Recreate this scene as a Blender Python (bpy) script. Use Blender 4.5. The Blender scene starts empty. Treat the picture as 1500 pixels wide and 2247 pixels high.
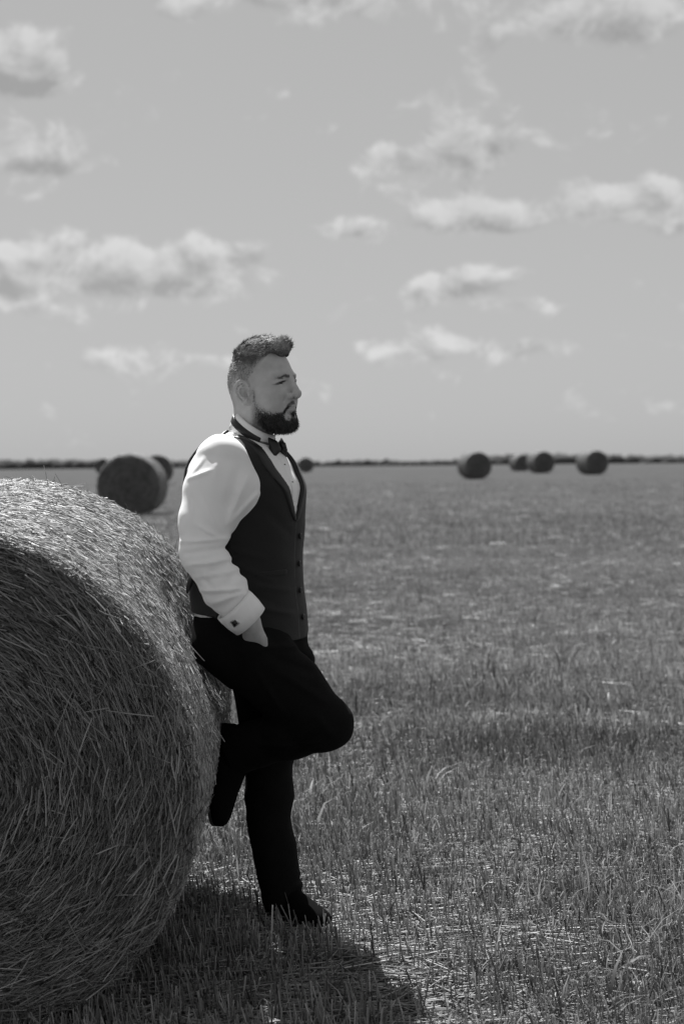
import bpy, math, random
import numpy as np
from mathutils import Matrix, Vector, Euler

random.seed(7)
RNG = np.random.default_rng(11)
R = math.radians
SC = bpy.context.scene
COL = SC.collection

# ------------------------------------------------------------------ camera
FPX = 4000.0                       # focal length in photograph pixels (1500 x 2247)
CAM = np.array([0.0, -5.3, 1.345])
PITCH, ROLL = R(1.454), R(0.55)
cam_data = bpy.data.cameras.new('camera')
cam_data.sensor_fit = 'VERTICAL'
cam_data.sensor_height = 36.0
cam_data.lens = FPX / 2247.0 * 36.0
cam_data.clip_start = 0.1
cam_data.clip_end = 9000.0
cam_data.dof.use_dof = True
cam_data.dof.focus_distance = 5.15
cam_data.dof.aperture_fstop = 4.0
cam = bpy.data.objects.new('camera', cam_data)
COL.objects.link(cam)
fwd = Vector((0, math.cos(PITCH), -math.sin(PITCH)))
rgt0 = Vector((1, 0, 0))
up0 = rgt0.cross(fwd)
rgt = rgt0 * math.cos(ROLL) - up0 * math.sin(ROLL)
up = up0 * math.cos(ROLL) + rgt0 * math.sin(ROLL)
M = Matrix((rgt, up, -fwd)).transposed().to_4x4()
M.translation = Vector(CAM)
cam.matrix_world = M
SC.camera = cam
_f, _r, _u = np.array(fwd), np.array(rgt), np.array(up)


def W(px, py, y=0.0):
    """the point of the place that the photograph shows at (px, py), at depth plane y"""
    d = _f * FPX + _r * (px - 750.0) - _u * (py - 1123.5)
    return CAM + d * ((y - CAM[1]) / d[1])


# ------------------------------------------------------------------ sky and sun
SUN_ELEV, SUN_AZ = R(56), R(-20)     # azimuth from +y (straight ahead), negative = left
SKY_STRENGTH = 0.05
SKY_MID = 5.6                       # brightness of the clear sky ahead
CLOUD_DARK, CLOUD_LIGHT = 0.74, 1.42   # clouds, relative to the clear sky beside them
world = bpy.data.worlds.new('World')
SC.world = world
world.use_nodes = True
world.cycles.sampling_method = 'MANUAL'
world.cycles.sample_map_resolution = 512
wt = world.node_tree
wt.nodes.clear()


class NB:
    """small node builder"""
    def __init__(s, tree): s.t = tree
    def _set(s, sock, v):
        if isinstance(v, bpy.types.NodeSocket): s.t.links.new(v, sock)
        else: sock.default_value = v
    def math(s, op, a, b=None, c=None, clamp=False):
        n = s.t.nodes.new('ShaderNodeMath'); n.operation = op; n.use_clamp = clamp
        for i, v in enumerate((a, b, c)):
            if v is not None: s._set(n.inputs[i], v)
        return n.outputs[0]
    def vec(s, op, a, b=None):
        n = s.t.nodes.new('ShaderNodeVectorMath'); n.operation = op
        s._set(n.inputs[0], a)
        if b is not None: s._set(n.inputs[1], b)
        return n.outputs['Value'] if op in ('LENGTH', 'DOT_PRODUCT') else n.outputs[0]
    def noise(s, vec, scale, detail=4.0, rough=0.55, dist=0.0):
        n = s.t.nodes.new('ShaderNodeTexNoise')
        if vec is not None: s._set(n.inputs['Vector'], vec)
        n.inputs['Scale'].default_value = scale; n.inputs['Detail'].default_value = detail
        n.inputs['Roughness'].default_value = rough; n.inputs['Distortion'].default_value = dist
        return n.outputs[0]
    def mix(s, f, a, b):
        n = s.t.nodes.new('ShaderNodeMix'); n.data_type = 'FLOAT'
        s._set(n.inputs[0], f); s._set(n.inputs[2], a); s._set(n.inputs[3], b)
        return n.outputs[0]
    def smooth(s, v, a, b):
        n = s.t.nodes.new('ShaderNodeMapRange'); n.interpolation_type = 'SMOOTHSTEP'
        s._set(n.inputs[0], v); n.inputs[1].default_value = a; n.inputs[2].default_value = b
        return n.outputs[0]
    def xyz(s, v):
        n = s.t.nodes.new('ShaderNodeSeparateXYZ'); s._set(n.inputs[0], v); return n.outputs
    def comb(s, x, y, z):
        n = s.t.nodes.new('ShaderNodeCombineXYZ')
        for i, v in enumerate((x, y, z)): s._set(n.inputs[i], v)
        return n.outputs[0]


B = NB(wt)
tc = wt.nodes.new('ShaderNodeTexCoord')
dirv = B.vec('NORMALIZE', tc.outputs['Generated'])
sky = wt.nodes.new('ShaderNodeTexSky')
sky.sky_type = 'NISHITA'
sky.sun_disc = False
sky.sun_elevation = SUN_ELEV
sky.sun_rotation = SUN_AZ
sky.air_density = 1.0
sky.dust_density = 1.0
sky.ozone_density = 1.0
bw = wt.nodes.new('ShaderNodeRGBToBW')           # the photograph is black and white
wt.links.new(sky.outputs[0], bw.inputs[0])
sky_grey = bw.outputs[0]
sx, sy, sz = B.xyz(dirv)
yy = B.math('MAXIMUM', sy, 0.05)
uu, vv = B.math('DIVIDE', sx, yy), B.math('DIVIDE', sz, yy)
# the clear sky is pale and hazy: even out the physical sky's range
sky_flat = B.math('MULTIPLY', B.math('POWER', B.math('DIVIDE', B.math('MAXIMUM', sky_grey, 0.05), SKY_MID), 0.3), SKY_MID)
# cumulus heaps: place in the sky (photograph px), half sizes, weight
HEAPS = [(35, 120, 85, 55, 1), (110, 165, 55, 32, 1), (20, 185, 110, 30, .6), (40, 345, 110, 36, .8), (130, 365, 60, 26, .6),
         (50, 570, 95, 55, .85), (60, 625, 140, 32, .5), (230, 575, 75, 45, .8), (330, 590, 90, 40, .8), (430, 562, 50, 34, .9), (530, 560, 50, 28, .8), (430, 615, 130, 30, .8),
         (855, 338, 40, 28, .95), (1010, 312, 62, 32, 1.05), (930, 355, 80, 24, .75), (1065, 345, 65, 38, 1), (1045, 455, 38, 36, 1), (1120, 490, 65, 32, 1.05),
         (970, 485, 70, 30, .75), (795, 500, 70, 24, .55), (1440, 425, 70, 34, .8), (1340, 455, 95, 32, .7), (1480, 480, 70, 40, .7),
         (1040, 622, 110, 30, .85), (1110, 672, 100, 20, .65), (950, 640, 60, 20, .5), (1060, 80, 60, 80, .55), (1330, 45, 150, 60, .6),
         (140, 690, 110, 36, .4), (390, 25, 60, 22, .5), (1130, 765, 340, 24, .46), (300, 785, 260, 24, .36), (640, -10, 220, 40, .9), (1330, 40, 160, 60, .5), (790, 505, 60, 24, .5)]


def fine_noise(lift):
    q = B.vec('MULTIPLY', B.vec('ADD', dirv, (0.0045 if lift else 0, 0, lift)), (1, 1, 1.25))
    return B.noise(q, 34.0, 6.0, 0.6, 0.35)


def finish(field, slope, noise_gain):
    n0, n1 = fine_noise(0), fine_noise(0.008)
    f = B.math('ADD', field, B.math('MULTIPLY', B.math('SUBTRACT', n0, 0.5), noise_gain))
    cover = B.math('MULTIPLY', B.smooth(f, 0.20, 0.56), B.smooth(sz, -0.01, 0.03))
    lit = B.math('ADD', slope, B.math('MULTIPLY', B.math('SUBTRACT', n0, n1), 2.6))
    lit = B.math('ADD', 0.56, lit, clamp=True)
    lit = B.math('SUBTRACT', lit, B.math('MULTIPLY', B.smooth(f, 0.6, 1.3), 0.22), clamp=True)
    cl = B.math('MULTIPLY', sky_flat, B.mix(lit, CLOUD_DARK, CLOUD_LIGHT))
    bg = wt.nodes.new('ShaderNodeBackground')
    bg.inputs['Strength'].default_value = SKY_STRENGTH
    wt.links.new(B.mix(B.math('MULTIPLY', cover, 0.9), sky_flat, cl), bg.inputs['Color'])
    return bg.outputs[0]


# ahead: the heaps of the photograph; all round the rest: scattered cumulus of the same kind
p2 = B.comb(uu, vv, 0.0)
field = slope = None
for (px, py, rx, ry, w) in HEAPS:
    c_ = ((px - 750) / FPX, (1022 - py) / FPX, 0)
    q = B.vec('MULTIPLY', B.vec('SUBTRACT', p2, c_), (FPX / rx / 1.18, FPX / ry / 1.18, 0))
    g = B.math('MULTIPLY', B.math('EXPONENT', B.math('MULTIPLY', B.vec('DOT_PRODUCT', q, q), -1.0)), w)
    t_ = B.math('MULTIPLY', g, B.vec('DOT_PRODUCT', q, (-0.12, 0.62, 0)))
    field = g if field is None else B.math('ADD', field, g)
    slope = t_ if slope is None else B.math('ADD', slope, t_)
field = B.math('MINIMUM', field, 1.15)
veil = B.math('MULTIPLY', B.smooth(B.noise(B.vec('MULTIPLY', dirv, (1, 1, 3.2)), 9.0, 3.0, 0.5), 0.42, 0.72), 0.24)
ahead = finish(B.math('ADD', B.math('MULTIPLY', field, 0.8), veil), slope, 1.55)
wide = B.smooth(B.noise(B.vec('MULTIPLY', dirv, (1, 1, 1.3)), 4.2, 4.0, 0.55), 0.42, 0.66)
around = finish(B.math('MULTIPLY', wide, 0.8), 0.0, 1.9)
win = B.math('MULTIPLY', B.smooth(B.math('ABSOLUTE', uu), 0.30, 0.23), B.smooth(B.math('ABSOLUTE', B.math('SUBTRACT', vv, .125)), 0.20, 0.165))
win = B.math('MULTIPLY', win, B.math('GREATER_THAN', sy, 0.3))
mixw = wt.nodes.new('ShaderNodeMixShader')
wt.links.new(win, mixw.inputs[0]); wt.links.new(around, mixw.inputs[1]); wt.links.new(ahead, mixw.inputs[2])
wo = wt.nodes.new('ShaderNodeOutputWorld')
wt.links.new(mixw.outputs[0], wo.inputs[0])

sun_data = bpy.data.lights.new('sun', 'SUN')
sun_data.energy = 5.0
sun_data.angle = R(0.55)
sun_data.color = (1.0, 1.0, 1.0)
sun = bpy.data.objects.new('sun', sun_data)
COL.objects.link(sun)
to_sun = Vector((math.sin(SUN_AZ) * math.cos(SUN_ELEV), math.cos(SUN_AZ) * math.cos(SUN_ELEV), math.sin(SUN_ELEV)))
sun.rotation_euler = to_sun.to_track_quat('Z', 'Y').to_euler()
sun.location = (-3, 6, 12)

SC.view_settings.view_transform = 'Standard'
SC.view_settings.look = 'None'
SC.view_settings.exposure = 0.75
SC.view_settings.gamma = 1.0
SC.view_settings.use_curve_mapping = False
SC.render.film_transparent = False
SC.cycles.use_denoising = True
SC.cycles.denoiser = 'OPENIMAGEDENOISE'
SC.cycles.use_adaptive_sampling = False
SC.cycles.max_bounces = 6
SC.cycles.diffuse_bounces = 3
SC.cycles.transparent_max_bounces = 4


# ------------------------------------------------------------------ helpers
def tag(o, label=None, cat=None, group=None, kind=None):
    for k, v in (('label', label), ('category', cat), ('group', group), ('kind', kind)):
        if v: o[k] = v
    return o


def mesh_np(name, verts, faces, smooth=False, attrs=None):
    """faces: (n,k) int array or a list of such arrays"""
    me = bpy.data.meshes.new(name)
    fl = faces if isinstance(faces, list) else [faces]
    fl = [np.asarray(f, dtype=np.int32) for f in fl if len(f)]
    verts = np.asarray(verts, dtype=np.float32)
    me.vertices.add(len(verts))
    me.vertices.foreach_set('co', verts.ravel())
    nl = sum(f.size for f in fl); nf = sum(len(f) for f in fl)
    me.loops.add(nl)
    me.loops.foreach_set('vertex_index', np.concatenate([f.ravel() for f in fl]))
    me.polygons.add(nf)
    starts, at = [], 0
    for f in fl:
        starts.append(at + np.arange(len(f), dtype=np.int32) * f.shape[1]); at += f.size
    me.polygons.foreach_set('loop_start', np.concatenate(starts).astype(np.int32))
    me.update(calc_edges=True)
    if smooth: me.polygons.foreach_set('use_smooth', np.ones(nf, dtype=bool))
    for k, v in (attrs or {}).items():
        a = me.attributes.new(k, 'FLOAT', 'POINT')
        a.data.foreach_set('value', np.asarray(v, dtype=np.float32))
    return me


def link(name, me, mat, parent=None, loc=None):
    o = bpy.data.objects.new(name, me)
    if me is not None and mat is not None and not me.materials: me.materials.append(mat)
    COL.objects.link(o)
    if parent is not None: o.parent = parent
    if loc is not None: o.location = loc
    return o


def tubes(path, rad, ns=3, flat=None, spin=None):
    """path (N,K,3), rad (N,K): thin prisms, or ribbons for ns == 2. -> verts, quads"""
    path = np.asarray(path, dtype=np.float32); N, K, _ = path.shape
    rad = np.broadcast_to(np.asarray(rad, dtype=np.float32), (N, K))
    tan = path[:, -1] - path[:, 0]
    tan /= np.linalg.norm(tan, axis=1, keepdims=True) + 1e-9
    ref = RNG.normal(size=(N, 3)).astype(np.float32) if flat is None else np.broadcast_to(np.asarray(flat, dtype=np.float32), (N, 3))
    a = np.cross(tan, ref); a /= np.linalg.norm(a, axis=1, keepdims=True) + 1e-9
    b = np.cross(tan, a)
    ang = np.arange(ns) * 2 * np.pi / ns
    off = a[:, None, :] * np.cos(ang)[None, :, None] + b[:, None, :] * np.sin(ang)[None, :, None]   # N,ns,3
    v = path[:, :, None, :] + off[:, None, :, :] * rad[:, :, None, None]
    v = v.reshape(-1, 3)
    base = (np.arange(N) * K * ns)[:, None, None] + (np.arange(K - 1) * ns)[None, :, None]
    j = np.arange(ns if ns > 2 else 1)
    j2 = (j + 1) % ns
    q = np.stack([base + j, base + j2, base + ns + j2, base + ns + j], axis=-1).reshape(-1, 4)
    return v, q


def per_strand(vals, K, ns): return np.repeat(np.asarray(vals, dtype=np.float32), K * ns)


_PERM = np.random.default_rng(3).permutation(256).astype(np.int32)
_PERM = np.concatenate([_PERM, _PERM, _PERM])
_VAL = np.random.default_rng(4).uniform(-1, 1, 256).astype(np.float32)


def vnoise(x, y, z):
    x, y, z = (np.asarray(t, dtype=np.float32) for t in np.broadcast_arrays(x, y, z))
    xi, yi, zi = np.floor(x), np.floor(y), np.floor(z)
    fx, fy, fz = x - xi, y - yi, z - zi
    xi, yi, zi = (t.astype(np.int32) & 255 for t in (xi, yi, zi))
    fx, fy, fz = (t * t * (3 - 2 * t) for t in (fx, fy, fz))
    def h(a, b, c): return _VAL[_PERM[(_PERM[(_PERM[a & 255] + b) & 255] + c) & 255]]
    def lerp(a, b, t): return a + (b - a) * t
    return lerp(lerp(lerp(h(xi, yi, zi), h(xi + 1, yi, zi), fx), lerp(h(xi, yi + 1, zi), h(xi + 1, yi + 1, zi), fx), fy),
                lerp(lerp(h(xi, yi, zi + 1), h(xi + 1, yi, zi + 1), fx), lerp(h(xi, yi + 1, zi + 1), h(xi + 1, yi + 1, zi + 1), fx), fy), fz)


def curve(xs, ys, n=400):
    """smooth monotone-ish table through knots (Hermite, limited tangents)"""
    xs, ys = np.asarray(xs, float), np.asarray(ys, float)
    o = np.argsort(xs); xs, ys = xs[o], ys[o]
    s = np.diff(ys) / np.diff(xs)
    m = np.zeros_like(ys); m[0], m[-1] = s[0], s[-1]
    for i in range(1, len(xs) - 1):
        m[i] = 0 if s[i - 1] * s[i] <= 0 else 2 * s[i - 1] * s[i] / (s[i - 1] + s[i])
    g = np.linspace(xs[0], xs[-1], n) if xs[-1] - xs[0] < 50 else np.unique(np.concatenate([np.linspace(a, b, 40) for a, b in zip(xs[:-1], xs[1:])]))
    k = np.clip(np.searchsorted(xs, g, side='right') - 1, 0, len(xs) - 2)
    h = xs[k + 1] - xs[k]; t = (g - xs[k]) / h
    v = (2*t**3 - 3*t**2 + 1) * ys[k] + (t**3 - 2*t**2 + t) * h * m[k] + (-2*t**3 + 3*t**2) * ys[k+1] + (t**3 - t**2) * h * m[k+1]
    return lambda q: np.interp(q, g, v)


# ---- signed distance shapes and their meshing
def smin(a, b, k):
    h = np.maximum(k - np.abs(a - b), 0) / k
    return np.minimum(a, b) - h * h * k * 0.25
def smax(a, b, k): return -smin(-a, -b, k)


def rcone(P, a, b, r1, r2):
    a, b = np.asarray(a, np.float32), np.asarray(b, np.float32)
    ab = b - a
    t = np.clip(((P - a) @ ab) / (ab @ ab), 0, 1)
    q = P - a - t[:, None] * ab
    return np.sqrt(np.einsum('ij,ij->i', q, q)) - (r1 + (r2 - r1) * t)


def ell(P, c, r):
    q = (P - np.asarray(c, np.float32)) / np.asarray(r, np.float32)
    k = np.sqrt(np.einsum('ij,ij->i', q, q))
    return (k - 1) * min(r) if max(r) / min(r) < 1.3 else (k - 1) * (np.linalg.norm(q * np.asarray(r, np.float32), axis=1) / (k + 1e-6))


def sphere(P, c, r): return np.linalg.norm(P - np.asarray(c, np.float32), axis=1) - r


class Loft:
    """horizontal super-elliptic rings: z, cx, cy, a (along fwd), b (along side)"""
    def __init__(s, rings, f, n=2.25):
        rg = sorted(rings)
        z = [r[0] for r in rg]
        s.t = [curve(z, [r[i] for r in rg]) for i in (1, 2, 3, 4)]
        s.z0, s.z1 = z[0], z[-1]
        s.f = np.array([f[0], f[1]]); s.r = np.array([f[1], -f[0]]); s.n = n
    def uv(s, P):
        z = np.clip(P[:, 2], s.z0, s.z1)
        dx, dy = P[:, 0] - s.t[0](z), P[:, 1] - s.t[1](z)
        return dx * s.f[0] + dy * s.f[1], dx * s.r[0] + dy * s.r[1], s.t[2](z), s.t[3](z)
    def __call__(s, P, cap=True):
        u, v, a, b = s.uv(P)
        k = np.sqrt(u * u + v * v) + 1e-6
        rho = ((np.abs(u) / a) ** s.n + (np.abs(v) / b) ** s.n) ** (1 / s.n) + 1e-6
        d = np.maximum(k - k / rho, -np.minimum(a, b))
        if cap: d = smax(d, np.maximum(P[:, 2] - s.z1, s.z0 - P[:, 2]), 0.02)
        return d.astype(np.float32)


def grid_axis(lo, hi, h, fine=None, hf=None):
    """coordinates from lo to hi with step h, and step hf inside the span fine"""
    if fine is None: return np.arange(lo, hi + h, h)
    a = np.arange(lo, fine[0], h); b = np.arange(fine[0], fine[1], hf); c = np.arange(fine[1], hi + h, h)
    return np.concatenate([a, b, c])


def surface(sdf, lo, hi, h, blk=8, margin=1.6, axes=None):
    """mesh the zero level of sdf inside a box (surface nets on a sparse grid) -> verts, quads"""
    ax = axes if axes is not None else [np.arange(int(math.ceil((hi[k] - lo[k]) / h)) + 1) * h + lo[k] for k in range(3)]
    ax = [np.concatenate([a, a[-1] + (a[-1] - a[-2]) * np.arange(1, 1 + (-len(a)) % blk)]) for a in ax]
    nb = np.array([len(a) // blk for a in ax])
    bi = np.stack(np.meshgrid(*[np.arange(n) for n in nb], indexing='ij'), -1).reshape(-1, 3)
    mids = [a.reshape(-1, blk).mean(1) for a in ax]
    half = [(a.reshape(-1, blk)[:, -1] - a.reshape(-1, blk)[:, 0]) * .5 * blk / (blk - 1) for a in ax]
    cen = np.stack([mids[k][bi[:, k]] for k in range(3)], 1)
    rad = np.sqrt(sum(half[k][bi[:, k]] ** 2 for k in range(3)))
    dc = sdf(cen.astype(np.float32))
    F = np.repeat(np.repeat(np.repeat(np.where(dc < 0, -1, 1).reshape(nb).astype(np.float32), blk, 0), blk, 1), blk, 2)
    act = bi[np.abs(dc) < rad * margin + 0.004]
    loc = np.stack(np.meshgrid(*[np.arange(blk)] * 3, indexing='ij'), -1).reshape(-1, 3)
    for i in range(0, len(act), 600):
        b = act[i:i + 600]
        ijk = (b[:, None, :] * blk + loc[None]).reshape(-1, 3)
        F[ijk[:, 0], ijk[:, 1], ijk[:, 2]] = sdf(np.stack([ax[k][ijk[:, k]] for k in range(3)], 1).astype(np.float32))
    S = F < 0
    c = [S[dx:S.shape[0] - 1 + dx, dy:S.shape[1] - 1 + dy, dz:S.shape[2] - 1 + dz] for dx in (0, 1) for dy in (0, 1) for dz in (0, 1)]
    cnt = sum(x.astype(np.int8) for x in c)
    A = np.argwhere((cnt > 0) & (cnt < 8))
    idx = -np.ones(cnt.shape, dtype=np.int32)
    idx[A[:, 0], A[:, 1], A[:, 2]] = np.arange(len(A))
    corner = np.array([(dx, dy, dz) for dx in (0, 1) for dy in (0, 1) for dz in (0, 1)])
    V = np.stack([F[A[:, 0] + k[0], A[:, 1] + k[1], A[:, 2] + k[2]] for k in corner], 1)
    acc = np.zeros((len(A), 3)); num = np.zeros(len(A))
    for i in range(8):
        for j in range(i + 1, 8):
            if np.abs(corner[i] - corner[j]).sum() != 1: continue
            m = (V[:, i] < 0) != (V[:, j] < 0)
            t = V[:, i] / (V[:, i] - V[:, j] + 1e-12)
            p = corner[i] + np.clip(t, 0, 1)[:, None] * (corner[j] - corner[i])
            acc[m] += p[m]; num[m] += 1
    I = A + acc / num[:, None]
    verts = np.stack([np.interp(I[:, k], np.arange(len(ax[k])), ax[k]) for k in range(3)], 1)
    quads = []
    for ax in range(3):
        sl0 = [slice(1, -1)] * 3; sl1 = [slice(1, -1)] * 3
        sl0[ax] = slice(0, -1); sl1[ax] = slice(1, None)
        s0, s1 = S[tuple(sl0)], S[tuple(sl1)]
        e = np.argwhere(s0 != s1)
        neg = s0[e[:, 0], e[:, 1], e[:, 2]]
        o = np.array([1, 1, 1]); o[ax] = 0
        e = e + o
        b, c2 = (ax + 1) % 3, (ax + 2) % 3
        def at(db, dc_):
            q = e.copy(); q[:, b] -= db; q[:, c2] -= dc_
            return idx[q[:, 0], q[:, 1], q[:, 2]]
        q = np.stack([at(1, 1), at(0, 1), at(0, 0), at(1, 0)], 1)
        q[~neg] = q[~neg][:, ::-1]
        quads.append(q)
    q = np.concatenate(quads)
    return verts, q[(q >= 0).all(1)]


# ------------------------------------------------------------------ materials (all neutral: the photograph is black and white)
def material(name):
    m = bpy.data.materials.new(name); m.use_nodes = True
    t = m.node_tree
    return m, NB(t), t.nodes['Principled BSDF'], t


def fabric(name, tone, rough=0.85, var=0.25, scale=60, sheen=0.0, spec=0.25, weave=900.0, bump=0.15, folds=None):
    m, b, p, t = material(name)
    tcn = t.nodes.new('ShaderNodeTexCoord')
    n = b.noise(tcn.outputs['Object'], scale, 5, 0.6)
    t.links.new(b.math('MULTIPLY', b.math('ADD', 1 - var / 2, b.math('MULTIPLY', n, var)), tone), p.inputs['Base Color'])
    p.inputs['Roughness'].default_value = rough
    p.inputs['Specular IOR Level'].default_value = spec
    p.inputs['Sheen Weight'].default_value = sheen
    bp = t.nodes.new('ShaderNodeBump'); bp.inputs['Strength'].default_value = bump; bp.inputs['Distance'].default_value = 0.002
    hgt = b.noise(tcn.outputs['Object'], weave, 2, 0.5)
    if folds: hgt = b.math('ADD', hgt, b.math('MULTIPLY', b.noise(tcn.outputs['Object'], folds[0], 4, 0.55, 0.6), folds[1]))
    t.links.new(hgt, bp.inputs['Height'])
    t.links.new(bp.outputs[0], p.inputs['Normal'])
    return m


def toned(name, rough=0.6, spec=0.3, translucent=0.0, gain=1.0, bump=None):
    """colour from the 'tone' attribute of the mesh"""
    m, b, p, t = material(name)
    a = t.nodes.new('ShaderNodeAttribute'); a.attribute_name = 'tone'
    tcn = t.nodes.new('ShaderNodeTexCoord')
    n = b.noise(tcn.outputs['Object'], 40, 3, 0.6)
    col = b.math('MULTIPLY', b.math('MULTIPLY', a.outputs['Fac'], gain), b.math('ADD', 0.8, b.math('MULTIPLY', n, 0.4)))
    t.links.new(col, p.inputs['Base Color'])
    p.inputs['Roughness'].default_value = rough
    p.inputs['Specular IOR Level'].default_value = spec
    if bump:
        bp = t.nodes.new('ShaderNodeBump'); bp.inputs['Strength'].default_value = bump[1]; bp.inputs['Distance'].default_value = 0.003
        t.links.new(b.noise(tcn.outputs['Object'], bump[0], 4, 0.6), bp.inputs['Height']); t.links.new(bp.outputs[0], p.inputs['Normal'])
    if translucent:
        tr = t.nodes.new('ShaderNodeBsdfTranslucent'); t.links.new(col, tr.inputs[0])
        mx = t.nodes.new('ShaderNodeMixShader'); mx.inputs[0].default_value = translucent
        out = t.nodes['Material Output']
        t.links.new(p.outputs[0], mx.inputs[1]); t.links.new(tr.outputs[0], mx.inputs[2]); t.links.new(mx.outputs[0], out.inputs[0])
    return m


MAT_STRAW = toned('straw', 0.5, 0.35, 0.12)
MAT_STEM = toned('stubble_stem', 0.55, 0.3, 0.3)
MAT_GRASS = toned('grass_blade', 0.5, 0.35, 0.45)
MAT_SKIN = toned('skin', 0.5, 0.35, bump=(260, 0.12))
MAT_HAIR = toned('hair_strands', 0.55, 0.25)
MAT_SHIRT = fabric('white_cotton', 0.90, 0.8, 0.04, 12, 0.1, 0.2, 60, 0.04, (22, 1.2))
MAT_VEST = fabric('dark_wool', 0.014, 0.8, 0.5, 120, 0.12, 0.25, 1100, 0.3, (14, 1.2))
MAT_SATIN = fabric('black_satin', 0.010, 0.38, 0.3, 60, 0.0, 0.45, 300, 0.05)
MAT_LINING = fabric('satin_back', 0.016, 0.45, 0.3, 60, 0.0, 0.4, 300, 0.08, (25, 1.0))
MAT_TROUSER = fabric('black_wool', 0.0075, 0.9, 0.5, 90, 0.0, 0.08, 1100, 0.3, (12, 1.0))
MAT_LEATHER = fabric('black_leather', 0.006, 0.9, 0.3, 200, 0.0, 0.02, 500, 0.1)
MAT_BUTTON = fabric('black_button', 0.015, 0.3, 0.2, 200, 0.0, 0.5, 400, 0.02)
MAT_EYE = fabric('eye', 0.02, 0.15, 0.2, 200, 0.0, 0.5, 400, 0.0)
MAT_METAL, _b, _p, _t = material('cufflink_metal')
_p.inputs['Base Color'].default_value = (.45, .45, .45, 1); _p.inputs['Metallic'].default_value = 1; _p.inputs['Roughness'].default_value = .3


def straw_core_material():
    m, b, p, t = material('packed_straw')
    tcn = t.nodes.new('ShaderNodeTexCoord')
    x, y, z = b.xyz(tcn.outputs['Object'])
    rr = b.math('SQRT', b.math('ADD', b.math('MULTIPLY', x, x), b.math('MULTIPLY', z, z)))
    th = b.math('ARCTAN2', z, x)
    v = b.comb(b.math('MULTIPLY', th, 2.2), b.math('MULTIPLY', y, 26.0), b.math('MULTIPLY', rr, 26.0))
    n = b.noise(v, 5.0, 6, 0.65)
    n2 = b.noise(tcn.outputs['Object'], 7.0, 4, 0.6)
    c = b.math('ADD', 0.02, b.math('MULTIPLY', b.math('POWER', n, 2.5), 0.4))  # core colour kept dark to paint the shade in gaps between straws
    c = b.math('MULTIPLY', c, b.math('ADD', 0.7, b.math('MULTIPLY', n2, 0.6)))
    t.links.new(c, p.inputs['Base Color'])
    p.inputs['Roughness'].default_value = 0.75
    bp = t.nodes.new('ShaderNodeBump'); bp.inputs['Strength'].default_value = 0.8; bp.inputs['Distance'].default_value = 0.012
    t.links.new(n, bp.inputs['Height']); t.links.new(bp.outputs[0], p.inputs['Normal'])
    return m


MAT_CORE = straw_core_material()

# ------------------------------------------------------------------ the field
_GZ = curve([-60, -10, -3, -1, 0, 1, 3, 8, 33, 82, 150, 400, 1200, 6000],
            [-.55, -.25, -.13, -.05, 0, .04, .09, .15, .34, .62, .82, .93, .95, .95])


def ground_z(x, y):
    x, y = np.asarray(x, float), np.asarray(y, float)
    fade = np.clip((y - 6) / 30, 0, 1) * np.clip(1.6 - y / 400, 0, 1)
    return _GZ(y) + 0.012 * vnoise(x * 1.1, y * 1.1, 0.3) * np.clip(1 - y / 40, 0, 1) + 0.10 * vnoise(x * .03 + 7, y * .05, 4.1) * fade


def field_material():
    m, b, p, t = material('stubble_ground')
    tcn = t.nodes.new('ShaderNodeTexCoord')
    pos = tcn.outputs['Object']
    n1 = b.noise(b.vec('MULTIPLY', pos, (1, 1, 0)), 0.7, 6, 0.6)
    rows = b.noise(b.vec('MULTIPLY', pos, (0.06, 0.5, 0)), 1.0, 5, 0.6)
    n3 = b.noise(pos, 55, 5, 0.7)
    c = b.math('ADD', 0.0, b.math('MULTIPLY', n1, 0.055))
    c = b.math('ADD', c, b.math('MULTIPLY', rows, 0.075))
    c = b.math('MULTIPLY', c, b.math('ADD', 0.5, n3))
    t.links.new(c, p.inputs['Base Color'])
    p.inputs['Roughness'].default_value = 0.95; p.inputs['Specular IOR Level'].default_value = 0.1
    bp = t.nodes.new('ShaderNodeBump'); bp.inputs['Strength'].default_value = 0.7; bp.inputs['Distance'].default_value = 0.03
    t.links.new(n3, bp.inputs['Height']); t.links.new(bp.outputs[0], p.inputs['Normal'])
    return m


gy = np.concatenate([np.linspace(-40, -8, 9), np.arange(-7, 12, .2), np.geomspace(12.2, 5500, 130)])
gx = np.sinh(np.linspace(-7.2, 7.2, 181)) * 3.0
gx = gx / np.abs(gx).max() * 4500
X, Y = np.meshgrid(gx, gy, indexing='ij')
Z = ground_z(X.ravel(), Y.ravel())
ii = np.arange(X.size).reshape(X.shape)
quad = np.stack([ii[:-1, :-1], ii[1:, :-1], ii[1:, 1:], ii[:-1, 1:]], -1).reshape(-1, 4)
tag(link('ground', mesh_np('ground', np.stack([X.ravel(), Y.ravel(), Z], 1), quad, True), field_material()),
    'flat harvested field running to the horizon', None, None, 'structure')

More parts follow.
